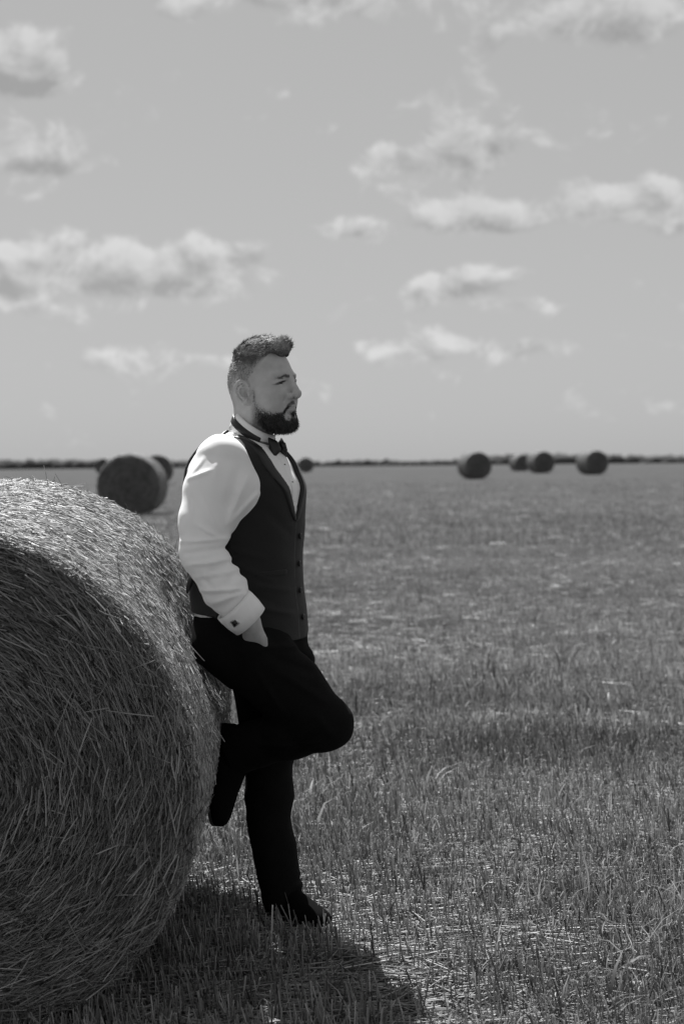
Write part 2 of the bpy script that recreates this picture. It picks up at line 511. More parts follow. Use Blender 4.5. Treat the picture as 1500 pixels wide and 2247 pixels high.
# ------------------------------------------------------------------ far wood on the horizon
def tree_belt():
    vs, fs, ts, at = [], [], [], 0
    th = np.linspace(0, 2 * np.pi, 8)[:-1]
    unit = np.array([(np.cos(a) * np.cos(e), np.sin(a) * np.cos(e), np.sin(e)) for e in (-.5, .2, .75, 1.25) for a in th] + [(0, 0, 1)])
    f = [(r * 7 + k, r * 7 + (k + 1) % 7, (r + 1) * 7 + (k + 1) % 7, (r + 1) * 7 + k) for r in range(3) for k in range(7)]
    tri = [(21 + k, 21 + (k + 1) % 7, 28) for k in range(7)]
    tris = []
    hgt = curve([-800, -600, -450, -330, -250, -150, -60, 0, 60, 105, 125, 160, 200, 250, 330, 480, 640, 800], [6.5, 5, 7, 6.0, 6.5, 5.5, 3.2, 4.2, 3.6, 4.2, 6.5, 7.2, 6.5, 5.0, 5, 7, 5.5, 7])
    for k in range(1700):
        x = RNG.uniform(-800, 800); y = RNG.uniform(1380, 1480)
        h = float(hgt(x)) * RNG.uniform(.8, 1.05)
        s = np.array([h * RNG.uniform(.8, 2.2), h * .8, h])
        v = unit * s * (1 + .15 * RNG.normal(size=(29, 1))) + np.array([x, y, .95])
        vs.append(v); ts.append(np.full(29, RNG.uniform(.055, .085)))
        fs.append(np.array(f) + at); tris.append(np.array(tri) + at); at += 29
    return mesh_np('treeline', np.concatenate(vs), [np.concatenate(fs), np.concatenate(tris)], False, {'tone': np.concatenate(ts)})


tag(link('treeline', tree_belt(), toned('far_foliage', 0.9, 0.05)), 'low dark belt of trees along the far horizon', None, None, 'stuff')


# ------------------------------------------------------------------ bales
BALE_R, BALE_L = 0.66, 1.33


def core_mesh(rad, length, na=96, nr=14):
    """rounded drum about local y, face at y=0 .. length, z=0 on the axis, sagging foot"""
    prof = [(0.0, 0.02), (rad * .35, 0.012), (rad * .7, .006), (rad * .955, .010), (rad * .988, .022), (rad, .055)]
    prof += [(rad * (1 + .008 * math.sin(6 * t)), .09 + (length - .18) * t) for t in np.linspace(.08, .92, nr)]
    prof += [(rad, length - .09), (rad * .985, length - .035), (rad * .93, length - .012), (rad * .5, length - .006), (0, length - .01)]
    prof = np.array(prof)
    a = np.linspace(0, 2 * np.pi, na, endpoint=False)
    r, yv = prof[:, 0][:, None], prof[:, 1][:, None]
    x, z = r * np.cos(a), r * np.sin(a)
    yv = np.broadcast_to(yv, x.shape)
    k = 1 + .018 * vnoise(x * 5, yv * 5, z * 5) + .008 * vnoise(x * 17, yv * 17, z * 17)
    v = np.stack([x * k, yv + .012 * vnoise(x * 9, yv * 3, z * 9), z * k], -1).reshape(-1, 3)
    n = len(prof)
    i = np.arange(n * na).reshape(n, na)
    q = np.stack([i[:-1], np.roll(i[:-1], -1, 1), np.roll(i[1:], -1, 1), i[1:]], -1).reshape(-1, 4)
    return v, q


def sag(v, rad):
    """flatten the foot of the drum: it stands on the ground under its own weight"""
    v = v.copy()
    low = np.clip((-v[:, 2] / rad - .55) / .45, 0, 1)
    v[:, 2] += low ** 2 * 0.05
    return v


def barrel_straw(n, rad, length, span=None, l0=.03, l1=.09, r0=.0009, r1=.0018):
    a = RNG.uniform(0, 2 * np.pi, n) if span is None else RNG.uniform(span[0], span[1], n)
    y = RNG.uniform(.0, length, n)
    rr = rad + RNG.uniform(-.008, .011, n)
    edge = np.clip((.045 - np.minimum(y, length - y)) / .045, 0, 1)
    rr -= edge ** 2 * .022
    t = np.stack([-np.sin(a), np.zeros(n), np.cos(a)], 1)
    nr = np.stack([np.cos(a), np.zeros(n), np.sin(a)], 1)
    d = t * np.cos(j := RNG.normal(0, .38, n))[:, None] + np.array([0, 1, 0]) * np.sin(j)[:, None]
    d += nr * RNG.normal(0, .13, n)[:, None]
    L = RNG.uniform(l0, l1, n) * RNG.choice([1, 1, 1, 1.6], n)
    c = nr * rr[:, None]; c[:, 1] = y
    bend = nr * (-(L ** 2) / (8 * rad) * 3)[:, None]
    s = np.array([-.5, 0, .5])
    path = c[:, None, :] + d[:, None, :] * (L[:, None] * s)[:, :, None]
    path[:, 0] += bend * .4; path[:, 2] += bend * .4
    rd = RNG.uniform(r0, r1, n)[:, None] * np.array([1, 1, .8])
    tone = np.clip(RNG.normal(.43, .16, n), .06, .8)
    return path, rd, tone


def face_straw(n, rad, l0=.05, l1=.2, r0=.0012, r1=.0027, jit=.3, y0=-.028, y1=.012):
    r = rad * np.sqrt(RNG.uniform(0, 1, n)) * .995
    a = RNG.uniform(0, 2 * np.pi, n)
    t = np.stack([-np.sin(a), np.zeros(n), np.cos(a)], 1)
    nr = np.stack([np.cos(a), np.zeros(n), np.sin(a)], 1)
    j = RNG.normal(.10, jit, n) * RNG.choice([1, 1, 1, 1, 1, 1, 3.5], n)
    d = t * np.cos(j)[:, None] + nr * np.sin(j)[:, None]
    d[:, 1] += RNG.normal(0, .06, n)
    L = RNG.uniform(l0, l1, n)
    L *= np.clip(.35 + r / rad, .4, 1.2)
    c = nr * r[:, None]; c[:, 1] = RNG.uniform(y0, y1, n) + np.clip((r / rad - .9) / .1, 0, 1) ** 2 * .03
    s = np.array([-.5, 0, .5])
    path = c[:, None, :] + d[:, None, :] * (L[:, None] * s)[:, :, None]
    b = -nr * (L ** 2 / (8 * np.maximum(r, .2)) * .45)[:, None]
    path[:, 0] += b; path[:, 2] += b
    path[:, 2, 2] -= L * RNG.uniform(0, .05, n)
    rmax = np.sqrt(path[:, :, 0] ** 2 + path[:, :, 2] ** 2)
    k = np.minimum(1, (rad + .004 + .03 * RNG.random((n, 1)) ** 2) / rmax)
    path[:, :, 0] *= k; path[:, :, 2] *= k
    rd = RNG.uniform(r0, r1, n)[:, None] * np.array([1, 1, .75])
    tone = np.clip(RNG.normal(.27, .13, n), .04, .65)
    return path, rd, tone


def straw_mesh(name, path, rd, tone, rad, dent=None, ns=3):
    path, rd = path[:, [0, 2]], rd[:, [0, 2]]          # the straws are short: straight pieces
    v, q = tubes(path, rd, ns)
    v = sag(v, rad)
    if dent: v = dent(v)
    return mesh_np(name, v, q, False, {'tone': per_strand(tone, path.shape[1], ns)})


# the bale the man leans on: measured front face centre and back face centre
c0 = np.array([W(-164, 1740, -.87)[0], -.87, .553])
c1 = np.array([c0[0], .46, .648])
tilt = math.atan2(c1[2] - c0[2], c1[1] - c0[1])
BALE_LOC = Vector((c0[0], c0[1], c0[2]))


def dent_by_man(v):
    """straw pressed in where the man's hips, back and foot rest"""
    v = v.copy()
    y, z = v[:, 1] - .87, v[:, 2] + .6
    ang = np.exp(-((y + .02) / .28) ** 2 * 1.0) * np.clip((v[:, 0] - .3) / .2, 0, 1) * np.clip((z - .62) / .1, 0, 1) * np.clip((1.12 - z) / .15, 0, 1)
    v[:, 0] -= ang * .05
    return v


bale = bpy.data.objects.new('round_bale', None)
COL.objects.link(bale)
bale.empty_display_size = .3
bale.location = BALE_LOC
bale.rotation_euler = (tilt, 0, 0)
tag(bale, 'big straw bale in the foreground that the man leans on', 'straw bale', 'round bales on the field')
v, q = core_mesh(BALE_R - .004, BALE_L)
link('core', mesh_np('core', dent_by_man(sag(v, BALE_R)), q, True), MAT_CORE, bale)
pa, ra, ta = barrel_straw(80000, BALE_R, BALE_L, (R(-35), R(150)), .018, .06, .0009, .0017)
o = link('barrel_straw', straw_mesh('barrel_straw', pa, ra, ta, BALE_R, dent_by_man), MAT_STRAW, bale); tag(o, None, None, None, 'stuff')
pa, ra, ta = barrel_straw(14000, BALE_R, BALE_L, (R(150), R(325)))
o = link('barrel_straw', straw_mesh('barrel_straw', pa, ra, ta, BALE_R), MAT_STRAW, bale); tag(o, None, None, None, 'stuff')
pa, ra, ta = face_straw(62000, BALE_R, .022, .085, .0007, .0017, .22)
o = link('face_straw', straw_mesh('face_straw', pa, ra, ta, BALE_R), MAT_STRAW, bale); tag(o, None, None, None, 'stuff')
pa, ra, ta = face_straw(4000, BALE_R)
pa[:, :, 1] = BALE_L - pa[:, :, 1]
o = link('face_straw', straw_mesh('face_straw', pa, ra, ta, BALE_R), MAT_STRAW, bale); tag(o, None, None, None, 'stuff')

# long loose straws that can be picked out one by one
STRAWS = []
for k in range(8):
    L = .20
    bend = RNG.uniform(-.006, .006); kink = RNG.uniform(.3, .7)
    p = np.array([[[0, 0, -L / 2], [bend * .6, 0, -L * (.5 - kink * .5)], [bend, 0, L * .1], [0, bend * .5, L / 2]]])
    v, q = tubes(p, np.array([[.0013, .0014, .0013, .0009]]), 4)
    me = mesh_np('straw', v, q, True, {'tone': np.full(len(v), (.22, .28, .34, .4, .46, .52, .58, .3)[k])})
    me.materials.append(MAT_STRAW)
    STRAWS.append(me)


def put_straw(parent, pos, direc, scale):
    o = bpy.data.objects.new('straw', random.choice(STRAWS))
    COL.objects.link(o); o.parent = parent; o.location = pos
    o.rotation_mode = 'QUATERNION'; o.rotation_quaternion = Vector(direc).to_track_quat('Z', 'Y')
    o.scale = (1, 1, scale)
    return o


for k in range(255):                                   # on the near face
    a = random.uniform(R(-88), R(92)); r = BALE_R * math.sqrt(random.uniform(.03, .99))
    t = Vector((-math.sin(a), 0, math.cos(a))); n = Vector((math.cos(a), 0, math.sin(a)))
    j = random.gauss(.10, .22) if random.random() < .92 else random.uniform(-1.3, 1.3)
    d = t * math.cos(j) + n * math.sin(j); d.y = random.gauss(-.05, .09)
    s = random.uniform(.25, .62)
    p = n * r; p.y = -.03 - random.uniform(0, .014)
    if r > .55: p -= n * (.1 * s * abs(math.sin(j)))
    low = max(0, (-p.z / BALE_R - .55) / .45); p.z += low ** 2 * .05
    put_straw(bale, p, d, s)
for k in range(36):                                    # sticking out of the barrel
    a = random.uniform(R(5), R(110)); y = random.uniform(.03, .5) if a < R(70) else random.uniform(.05, 1.2)
    n = Vector((math.cos(a), 0, math.sin(a))); t = Vector((-math.sin(a), 0, math.cos(a)))
    d = t * random.choice([-1, 1]) * random.uniform(.5, 1) + n * random.uniform(.0, .5) + Vector((0, random.gauss(0, .5), 0))
    d.normalize(); s = random.uniform(.35, .8)
    put_straw(bale, n * (BALE_R + .008 + .1 * s * max(0, d.dot(n)) * .8) + Vector((0, y, 0)), d, s)
for (px, py, qx, qy) in ((97, 1024, 105, 1060), (124, 1042, 146, 1082), (148, 1155, 166, 1212), (262, 1268, 296, 1350)):   # the tall ones on top
    yb = .30 if py < 1100 else -.45
    p0, p1 = W(px, py, yb), W(qx, qy, yb + .02)
    inv = (Matrix.Translation(BALE_LOC) @ Euler((tilt, 0, 0)).to_matrix().to_4x4()).inverted()
    a0, a1 = inv @ Vector(p0), inv @ Vector(p1)
    put_straw(bale, (a0 + a1) / 2, (a0 - a1).normalized(), (a0 - a1).length / .2 * 1.15)

# bales farther off on the field: one built, the rest copied
far = bpy.data.objects.new('round_bale', None)
COL.objects.link(far); far.empty_display_size = .3
v, q = core_mesh(BALE_R - .004, BALE_L, 64, 8)
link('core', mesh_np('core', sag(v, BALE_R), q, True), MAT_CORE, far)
pa, ra, ta = barrel_straw(16000, BALE_R, BALE_L, None, .03, .08, .0015, .003)
link('barrel_straw', straw_mesh('barrel_straw', pa, ra, ta, BALE_R), MAT_STRAW, far)['kind'] = 'stuff'
pa, ra, ta = face_straw(4500, BALE_R, .06, .22, .0018, .0036)
link('face_straw', straw_mesh('face_straw', pa, ra, ta, BALE_R), MAT_STRAW, far)['kind'] = 'stuff'


def place_bale(px, dist, turn, label, first=False, hscale=1.0):
    if first: o = far
    else:
        o = far.copy(); COL.objects.link(o)
        for ch in far.children:
            c = ch.copy(); COL.objects.link(c); c.parent = o
    y = CAM[1] + dist
    x = W(px, 1040, y)[0]
    yc = y + BALE_L / 2
    o.location = (x, y, float(ground_z(x, yc)) + BALE_R * .94)
    o.rotation_euler = (0, 0, R(turn))
    o.scale = (hscale,) * 3
    tag(o, label, 'straw bale', 'round bales on the field')


place_bale(281, 39.5, -2, 'large blurred bale behind the foreground bale, left of the man', True, 1.04)
place_bale(345, 80.0, 3, 'bale half hidden behind the larger blurred one left of the man')
place_bale(226, 150.0, 0, 'small far bale peeking out left of the large blurred bale')
place_bale(671, 158.0, 0, 'small lone dark bale on the horizon just right of the bow tie')
place_bale(1049, 87.0, 13, 'leftmost and largest bale of the distant row right of the man')
place_bale(1147, 140.0, 15, 'smallest bale of the distant row, second from its left')
place_bale(1193, 108.0, 13, 'third bale from the left in the distant row')
place_bale(1309, 98.0, 16, 'rightmost bale of the distant row, near the frame edge')


# ------------------------------------------------------------------ the man
YAW = R(-25)                                    # he faces right, turned a little to the camera
TF = np.array([math.cos(YAW), math.sin(YAW), 0.0])
TR = np.array([TF[1], -TF[0], 0.0])             # his right hand side, towards the camera
BASE = np.array([W(625, 2030, .03)[0], .03, float(ground_z(-.16, .03))])
UPV = np.array([0, 0, 1.0])


def zpy(py, y=0.0): return float(W(560, py, y)[2])


def ring(py, back, front, b, y=0.0, a=None):
    p, q2 = W(back, py, y), W(front, py, y)
    h = (q2[0] - p[0]) / 2
    c, s = TF[0] ** 2, TF[1] ** 2
    if a is None: a = math.sqrt(max(h * h - b * b * s, 1e-4) / c)
    return (float(p[2]), float((p[0] + q2[0]) / 2), y, a, b)


TORSO = Loft([ring(940, 500, 536, .045), ring(958, 470, 568, .080), ring(985, 436, 616, .136), ring(1030, 411, 648, .178), ring(1080, 408, 667, .192), ring(1150, 411, 664, .19), ring(1220, 414, 660, .182),
              ring(1290, 420, 662, .182), ring(1340, 426, 668, .186), ring(1400, 432, 673, .188), ring(1440, 440, 676, .185)], TF, 2.3)
NECK0 = np.array([*W(548, 968, 0)]); NECK1 = np.array([*W(562, 890, 0)])
SH_R = W(484, 1020, -.185); SH_L = W(566, 1026, .15)


def torso_outer(P):
    d = TORSO(P)
    for S_ in (SH_R, SH_L):
        a = NECK0 + (0, 0, -.062) + (S_ - NECK0) * .12
        b = S_ + (NECK0 - S_) * .12 + np.array([0, 0, .008])
        d = smin(d, rcone(P, a, b, .060, .060), .05)
    return d


def tor_uv(P):
    u, v, a, b = TORSO.uv(P); return u, v


# arm joints (his right arm, seen whole; the left one mirrored behind him)
ELB = W(445, 1212, -.245); FOR1 = W(494, 1295, -.255); WRI = W(546, 1362, -.245); KNU = W(557, 1400, -.215); FIN = W(566, 1460, -.195)


def mirror(p):
    d = np.asarray(p) - np.array([W(540, 1200)[0], 0, 0])
    v = d @ TR
    return np.asarray(p) - 2 * v * TR - TF * .14


# ---------------- head, in its own frame: x forward, y to his left, z up
HYAW = R(-32)
HO = W(575, 858, -.005)
HF = np.array([math.cos(HYAW), math.sin(HYAW), 0]); HL = np.array([-HF[1], HF[0], 0])
HM = np.stack([HF, HL, UPV])                     # world -> head


def to_head(P): return ((P - HO) @ HM.T).astype(np.float32)
def from_head(p): return np.asarray(p) @ HM + HO


def sym(p):                                       # fold left/right
    q = p.copy(); q[:, 1] = np.abs(q[:, 1]); return q


def skull(q):
    d = ell(q, (-.006, 0, .047), (.0945, .079, .091))
    d = smin(d, ell(q, (-.028, 0, .012), (.07, .066, .07)), .03)
    return d


def head_sdf(p):
    q = sym(p)
    d = skull(q)
    d = smin(d, ell(q, (.030, 0, -.012), (.072, .063, .092)), .03)          # face mass
    d = smin(d, rcone(q, (.0, .052, -.045), (.066, .022, -.083), .020, .021), .03)   # jaw
    d = smin(d, ell(q, (.082, 0, -.084), (.026, .027, .022)), .025)         # chin
    d = smin(d, ell(q, (.054, .040, -.026), (.030, .025, .038)), .04)       # cheek
    d = smin(d, rcone(q, (.090, .008, .042), (.074, .050, .044), .0115, .010), .014)   # brow
    d = smax(d, -ell(q, (.1035, .034, .0225), (.021, .0190, .0150)), .010)  # eye socket
    d = smin(d, rcone(q, (.098, 0, .030), (.1215, 0, -.008), .0085, .0112), .012)   # nose
    d = smin(d, sphere(q, (.1195, 0, -.013), .0128), .008)
    d = smin(d, ell(q, (.1050, .0160, -.0175), (.0125, .0085, .0100)), .003)
    d = smax(d, -ell(q, (.112, .0090, -.0270), (.008, .0048, .0062)), .003)
    d = smin(d, rcone(q, (.088, 0, -.034), (.098, 0, -.048), .016, .014), .016)    # muzzle
    d = smin(d, rcone(q, (.1095, .0, -.0445), (.096, .023, -.0525), .0062, .0035), .006)  # lips
    d = smin(d, rcone(q, (.1085, .0, -.0550), (.096, .022, -.0545), .0068, .0035), .006)
    d = smax(d, -rcone(q, (.1165, 0, -.0492), (.099, .024, -.0540), .0022, .0015), .004)
    # lids: heavy upper lid, thin lower one, a dark slit between
    up_ = rcone(q, (.0905, .0185, .0262), (.0930, .0330, .0288), .0036, .0040)
    up_ = smin(up_, rcone(q, (.0930, .0330, .0288), (.0800, .0510, .0195), .0040, .0034), .004)
    dn_ = rcone(q, (.0890, .0190, .0160), (.0890, .0330, .0118), .0034, .0040)
    dn_ = smin(dn_, rcone(q, (.0890, .0330, .0118), (.0795, .0510, .0140), .0040, .0034), .004)
    d = smin(smin(d, up_, .006), dn_, .008)
    # cheek fold beside the nose, frown between the brows
    d = smax(d, -rcone(q, (.106, .0245, -.014), (.096, .031, -.032), .0012, .0010), .008)
    d = smax(d, -rcone(q, (.103, .006, .052), (.104, .0065, .040), .0016, .0014), .005)
    # ear
    e = q - np.array([-.006, .083, -.006], np.float32)
    ca, sa = math.cos(.2), math.sin(.2)
    ex = e[:, 0] * ca + e[:, 2] * sa; ez = -e[:, 0] * sa + e[:, 2] * ca; ey = e[:, 1] + ex * .5
    E = np.stack([ex, ey, ez], 1).astype(np.float32)
    wid = np.interp(ez, [-.034, -.02, .0, .02, .034], [.62, .75, .95, 1.08, 1.0]).astype(np.float32)
    E2 = E.copy(); E2[:, 0] /= wid
    ear = ell(E2, (0, -.002, 0), (.0205, .0085, .034))
    rr_ = np.sqrt((ex / wid / .0178) ** 2 + (ez / .0315) ** 2)
    rim = np.sqrt(((rr_ - 1) * .0185) ** 2 + (ey - .0075) ** 2) - .0036
    rim = np.where((ex > .010) & (ez < .012), .03, rim)
    anti = np.sqrt(((rr_ - .56) * .0185) ** 2 + (ey - .0065) ** 2) - .0030
    anti = np.where(ex > .003, .03, anti)
    ear = smax(ear, -ell(E, (.001, .0085, .002), (.0150, .0085, .0240)), .003)
    ear = smax(ear, -ell(E, (.006, .004, -.003), (.0090, .016, .0125)), .003)
    ear = smin(ear, rim, .003); ear = smin(ear, anti, .003)
    ear = smin(ear, ell(E, (.0145, .003, -.006), (.004, .006, .007)), .004)     # tragus
    ear = smin(ear, ell(E, (.004, .002, -.030), (.0095, .0055, .010)), .006)    # lobe
    d = smin(d, ear, .004)
    return d


def body_sdf(P):
    p = to_head(P)
    near = np.linalg.norm(p, axis=1) < .26
    d = np.full(len(P), 1.0, np.float32)
    if near.any(): d[near] = head_sdf(p[near])
    nk = rcone(P, NECK0 + (0, 0, -.02), NECK1 + (0, 0, .01), .064, .058)
    d = smin(d, nk, .03)
    d = smin(d, torso_outer(P) + .024, .03)
    for m in (False, True):
        g = (lambda x: mirror(x)) if m else (lambda x: x)
        S_ = SH_L if m else SH_R
        d = smin(d, rcone(P, S_, g(ELB), .058, .043), .03)
        d = smin(d, rcone(P, g(ELB), g(WRI), .044, .028), .02)
        # hand in the pocket: palm, four fingers and a thumb
        w, kn, fi = g(WRI), g(KNU), g(FIN)
        ax = (kn - w) / np.linalg.norm(kn - w)
        sd = np.cross(ax, TR); sd /= np.linalg.norm(sd)
        pal = rcone(P, w, kn + sd * .012, .025, .020)
        pal = smin(pal, rcone(P, w, kn - sd * .014, .025, .019), .02)
        for i, (o_, L_) in enumerate(((-.026, .062), (-.009, .074), (.009, .07), (.026, .052))):
            k0 = kn + sd * o_; k1 = k0 + (fi - kn) / np.linalg.norm(fi - kn) * L_ * .55; k2 = k1 + ((fi - kn) / np.linalg.norm(fi - kn) * .8 + TR * (-.5)) * L_ * .5
            pal = smin(pal, smin(rcone(P, k0, k1, .0105, .0095), rcone(P, k1, k2, .0095, .0075), .004), .006)
        t0 = w + ax * .02 - sd * .018; t1 = t0 + (ax * .9 - sd * .2) * .045; t2 = t1 + ax * .03
        pal = smin(pal, smin(rcone(P, t0, t1, .013, .011), rcone(P, t1, t2, .011, .0085), .004), .012)
        d = smin(d, pal, .015)
    for (a, b, c, r) in LEG_BONES:
        d = smin(d, smin(rcone(P, a, b, r[0], r[1]), rcone(P, b, c, r[1], r[2]), .02), .05)
    return d


# legs: raised near leg, standing far leg
HIP_R = W(548, 1432, -.095); KNEE_R = W(714, 1589, -.235); ANK_R = W(524, 1646, -.075)
HIP_L = W(568, 1440, .08); KNEE_L = W(592, 1730, .055); ANK_L = W(622, 1990, .03)
LEG_BONES = [(HIP_R, KNEE_R, ANK_R, (.085, .055, .04)), (HIP_L, KNEE_L, ANK_L, (.085, .052, .038))]


def mesh_man(name, sdf, lo, hi, h, mat, parent=None, tone=None, **kw):
    v, q = surface(sdf, lo, hi, h, **kw)
    at = {'tone': tone(v)} if tone is not None else None
    o = link(name, mesh_np(name, v - BASE, q, True, at), mat, parent)
    if parent is None: o.location = BASE
    return o


def hair_zone(p):
    x, y, z = p[:, 0], p[:, 1], p[:, 2]
    line = np.interp(x, [-.11, -.08, -.02, .03, .055, .075, .1], [.062, .070, .084, .090, .100, .098, .098])
    return z - line + .007 * vnoise(x * 70, y * 70, z * 40 + 3)


def beard_mask(p):
    """1 where the full beard grows, in head coordinates"""
    x, y, z = p[:, 0], np.abs(p[:, 1]), p[:, 2]
    line = np.interp(x, [-.01, .012, .03, .05, .07, .085, .12], [-.012, -.018, -.030, -.048, -.062, -.070, -.070])
    back = np.clip((x - .014 + np.clip(-.03 - z, 0, .1) * .24) / .016, 0, 1)
    sparse = np.clip((line + .006 - z) / .045, 0, 1) * .7
    dense = np.clip((-.060 - z) / .032, 0, 1)
    m = np.maximum(sparse, dense) * back
    side = np.clip(1 - np.abs(x - (.020 + np.clip(-z, 0, .06) * .12)) / .010, 0, 1) * np.clip((.012 - z) / .03, 0, 1) * np.clip((y - .04) / .01, 0, 1)
    m = np.maximum(m, side * .5)
    bare = np.clip(1.35 - np.hypot((y - .021) / .012, (z + .077) / .0125), 0, 1) * (x > .06)      # bare patch beside the soul patch
    m = m * (1 - np.clip(bare * 1.5, 0, 1) * .85)
    lipz = np.clip(1 - np.abs(z + .0535) / .008, 0, 1) * (x > .08) * (y < .024)
    m = m * (1 - np.clip(lipz * 2, 0, 1))
    zc = -.0355 - .026 * (y / .029) ** 2
    mo = np.clip(1.3 - np.abs(z - zc) / .0062, 0, 1) * (x > .074) * np.clip((.033 - y) / .004, 0, 1) * np.clip((z + .075) / .008, 0, 1)
    soul = np.clip(1.3 - np.hypot(y / .009, (z + .070) / .012), 0, 1) * (x > .09)
    m = np.maximum(m, np.maximum(np.clip(mo, 0, 1) * .95, np.clip(soul, 0, 1) * .9))
    return m


def skin_tone(v):
    p = to_head(v)
    t = np.full(len(v), .47)
    x, y, z = p[:, 0], p[:, 1], p[:, 2]
    hd = np.linalg.norm(p, axis=1) < .2
    # clipped sides of the head: hair fading into skin
    fr = np.interp(z, [-.06, 0, .05, .1], [-.03, -.012, .03, .05])
    fade = np.clip((fr - x) / .025, 0, 1) * np.clip((z - .0) / .085, 0, 1) ** 1.3 * (np.abs(y) < .0745 + .02 * (z > .03))
    n = vnoise(x * 420, y * 420, z * 420)
    t = np.where(hd, t * (1 - np.clip(.55 * fade * (1 + .25 * n) + .3 * np.clip((hair_zone(p) + .02) / .02, 0, 1) * (fade > .02), 0, .85)), t)
    bm = beard_mask(p)
    t = np.where(hd, t * (1 - np.clip(bm * (1.0 + .5 * n), 0, 1) * .72), t)
    brow = np.clip(1 - np.abs(z - (.0405 + .0015 * np.sin(np.abs(y) * 300) - .35 * np.clip(np.abs(y) - .022, 0, 1) - .0012 * n)) / .0056, 0, 1) * (x > .066) * np.clip((np.abs(y) - .008) / .005, 0, 1) * np.clip((.054 - np.abs(y)) / .022, 0, 1)
    t = np.where(hd, t * (1 - np.clip(brow * 1.8, 0, 1) * .8), t)
    lip = np.clip(1 - np.abs(z + .0535) / .006, 0, 1) * (x > .095) * (np.abs(y) < .024)
    t = np.where(hd, t * (1 - .22 * lip), t)
    slit = np.clip(1 - np.hypot((np.abs(y) - .037) / .024, (z - .0225 + .30 * (np.abs(y) - .03)) / .0048), 0, 1) * (x > .07)
    t = np.where(hd, t * (1 - np.clip(slit * 3, 0, 1) * .85), t)      # skin tone darkened along the eye opening
    return t * (1 + .06 * vnoise(x * 60, y * 60, z * 60))


person = mesh_man('person', body_sdf, None, None, None, MAT_SKIN, None, skin_tone, axes=[
    grid_axis(W(385, 1000)[0], W(790, 1000)[0], .009, (HO[0] - .118, HO[0] + .128), .0024),
    grid_axis(-.36, .36, .009, (HO[1] - .11, HO[1] + .11), .0024),
    grid_axis(.02, HO[2] + .16, .009, (HO[2] - .125, HO[2] + .145), .0022)])
tag(person, 'bearded man in black waistcoat and trousers leaning on the foreground bale, hand in pocket', 'person')

# eyes
for s in (-1, 1):
    a = np.linspace(0, np.pi, 13); b = np.linspace(0, 2 * np.pi, 24, endpoint=False)
    c = from_head([[.0800, s * .0335, .0212]])[0] - BASE
    v = np.stack([np.outer(np.sin(a), np.cos(b)), np.outer(np.sin(a), np.sin(b)), np.outer(np.cos(a), np.ones(24))], -1).reshape(-1, 3) * .0118 + c
    i = np.arange(13 * 24).reshape(13, 24)
    q = np.stack([i[:-1], i[1:], np.roll(i[1:], -1, 1), np.roll(i[:-1], -1, 1)], -1).reshape(-1, 4)
    link('eye', mesh_np('eye', v, q, True), MAT_EYE, person)


# hair: a soft mass and strands combed forward into a quiff
def hair_sdf(P):
    p = to_head(P)
    hz = hair_zone(p)
    top = -.005 + .014 * np.clip(hz / .045, 0, 1) + .008 * np.clip((p[:, 2] - .10) / .04, 0, 1) * np.clip((p[:, 0] + .10) / .1, 0.2, 1)
    d = skull(p) - top
    qf = smin(rcone(p, (.038, -.032, .121), (.069, -.020, .119), .018, .0145), rcone(p, (.038, .032, .121), (.069, .020, .119), .018, .0145), .04)
    d = smin(d, qf, .03)
    d = smax(d, -hair_zone(p), .010)
    d += .0035 * vnoise(p[:, 0] * 40, p[:, 1] * 120, p[:, 2] * 70)
    return d


def hair_tone(v):
    p = to_head(v)
    return (.20 + .09 * vnoise(p[:, 0] * 40, p[:, 1] * 260, p[:, 2] * 90)) * np.clip(.5 + hair_zone(p) / .05, .5, 1)


hlo, hhi = HO + np.array([-.17, -.15, .03]), HO + np.array([.17, .15, .20])
hair = mesh_man('hair', hair_sdf, hlo, hhi, .003, MAT_HAIR, person, hair_tone)


def on_surface(sdf, n, lo, hi, keep, it=6):
    """random points pulled onto the zero level of a shape (head frame)"""
    p = RNG.uniform(lo, hi, (n, 3)).astype(np.float32)
    e = .0015
    for _ in range(it):
        d = sdf(p)
        g = np.stack([sdf(p + np.eye(3, dtype=np.float32)[k] * e) - d for k in range(3)], 1) / e
        gl = np.linalg.norm(g, axis=1, keepdims=True) + 1e-6
        p = p - g / gl * np.clip(d / gl[:, 0], -.03, .03)[:, None]
    m = (np.abs(sdf(p)) < .002) & keep(p)
    return p[m], (g / gl)[m]


p, g = on_surface(lambda t: hair_sdf(from_head(t).astype(np.float32)), 26000, (-.12, -.09, .05), (.115, .09, .175), lambda t: (hair_zone(t) > .002))
n = len(p)
comb = np.array([1.0, 0, .25]) + RNG.normal(0, .2, (n, 3))
comb[:, 2] += np.clip((p[:, 0] - .05) / .05, 0, 1) * .9
comb[:, 0] -= np.clip((p[:, 0] - .065) / .03, 0, 1) * 1.3
comb -= g * (np.einsum('ij,ij->i', comb, g) * .8)[:, None]
comb /= np.linalg.norm(comb, axis=1, keepdims=True)
L = RNG.uniform(.009, .022, n) * np.clip(hair_zone(p) / .03, .35, 1)
s = np.array([0, .35, .7, 1.0])
path = p[:, None] - g[:, None] * .001 + comb[:, None] * (L[:, None] * s)[..., None] + g[:, None] * (np.clip(RNG.normal(.16, .10, n), .02, .5)[:, None] * L[:, None] * s ** 1.5)[..., None]
v, q = tubes(path @ HM + HO - BASE, np.array([.0007, .0008, .0006, .0002]), 2, g @ HM)
o = link('strands', mesh_np('strands', v, q, False, {'tone': per_strand(np.clip(RNG.normal(.36, .16, n) + .14 * np.clip((p[:, 0] - .05) / .04, 0, 1), .06, .65) * np.clip(.45 + hair_zone(p) / .05, .45, 1), 4, 2)}), MAT_HAIR, hair); tag(o, None, None, None, 'stuff')  # front strands toned lighter: the light on the quiff is painted in

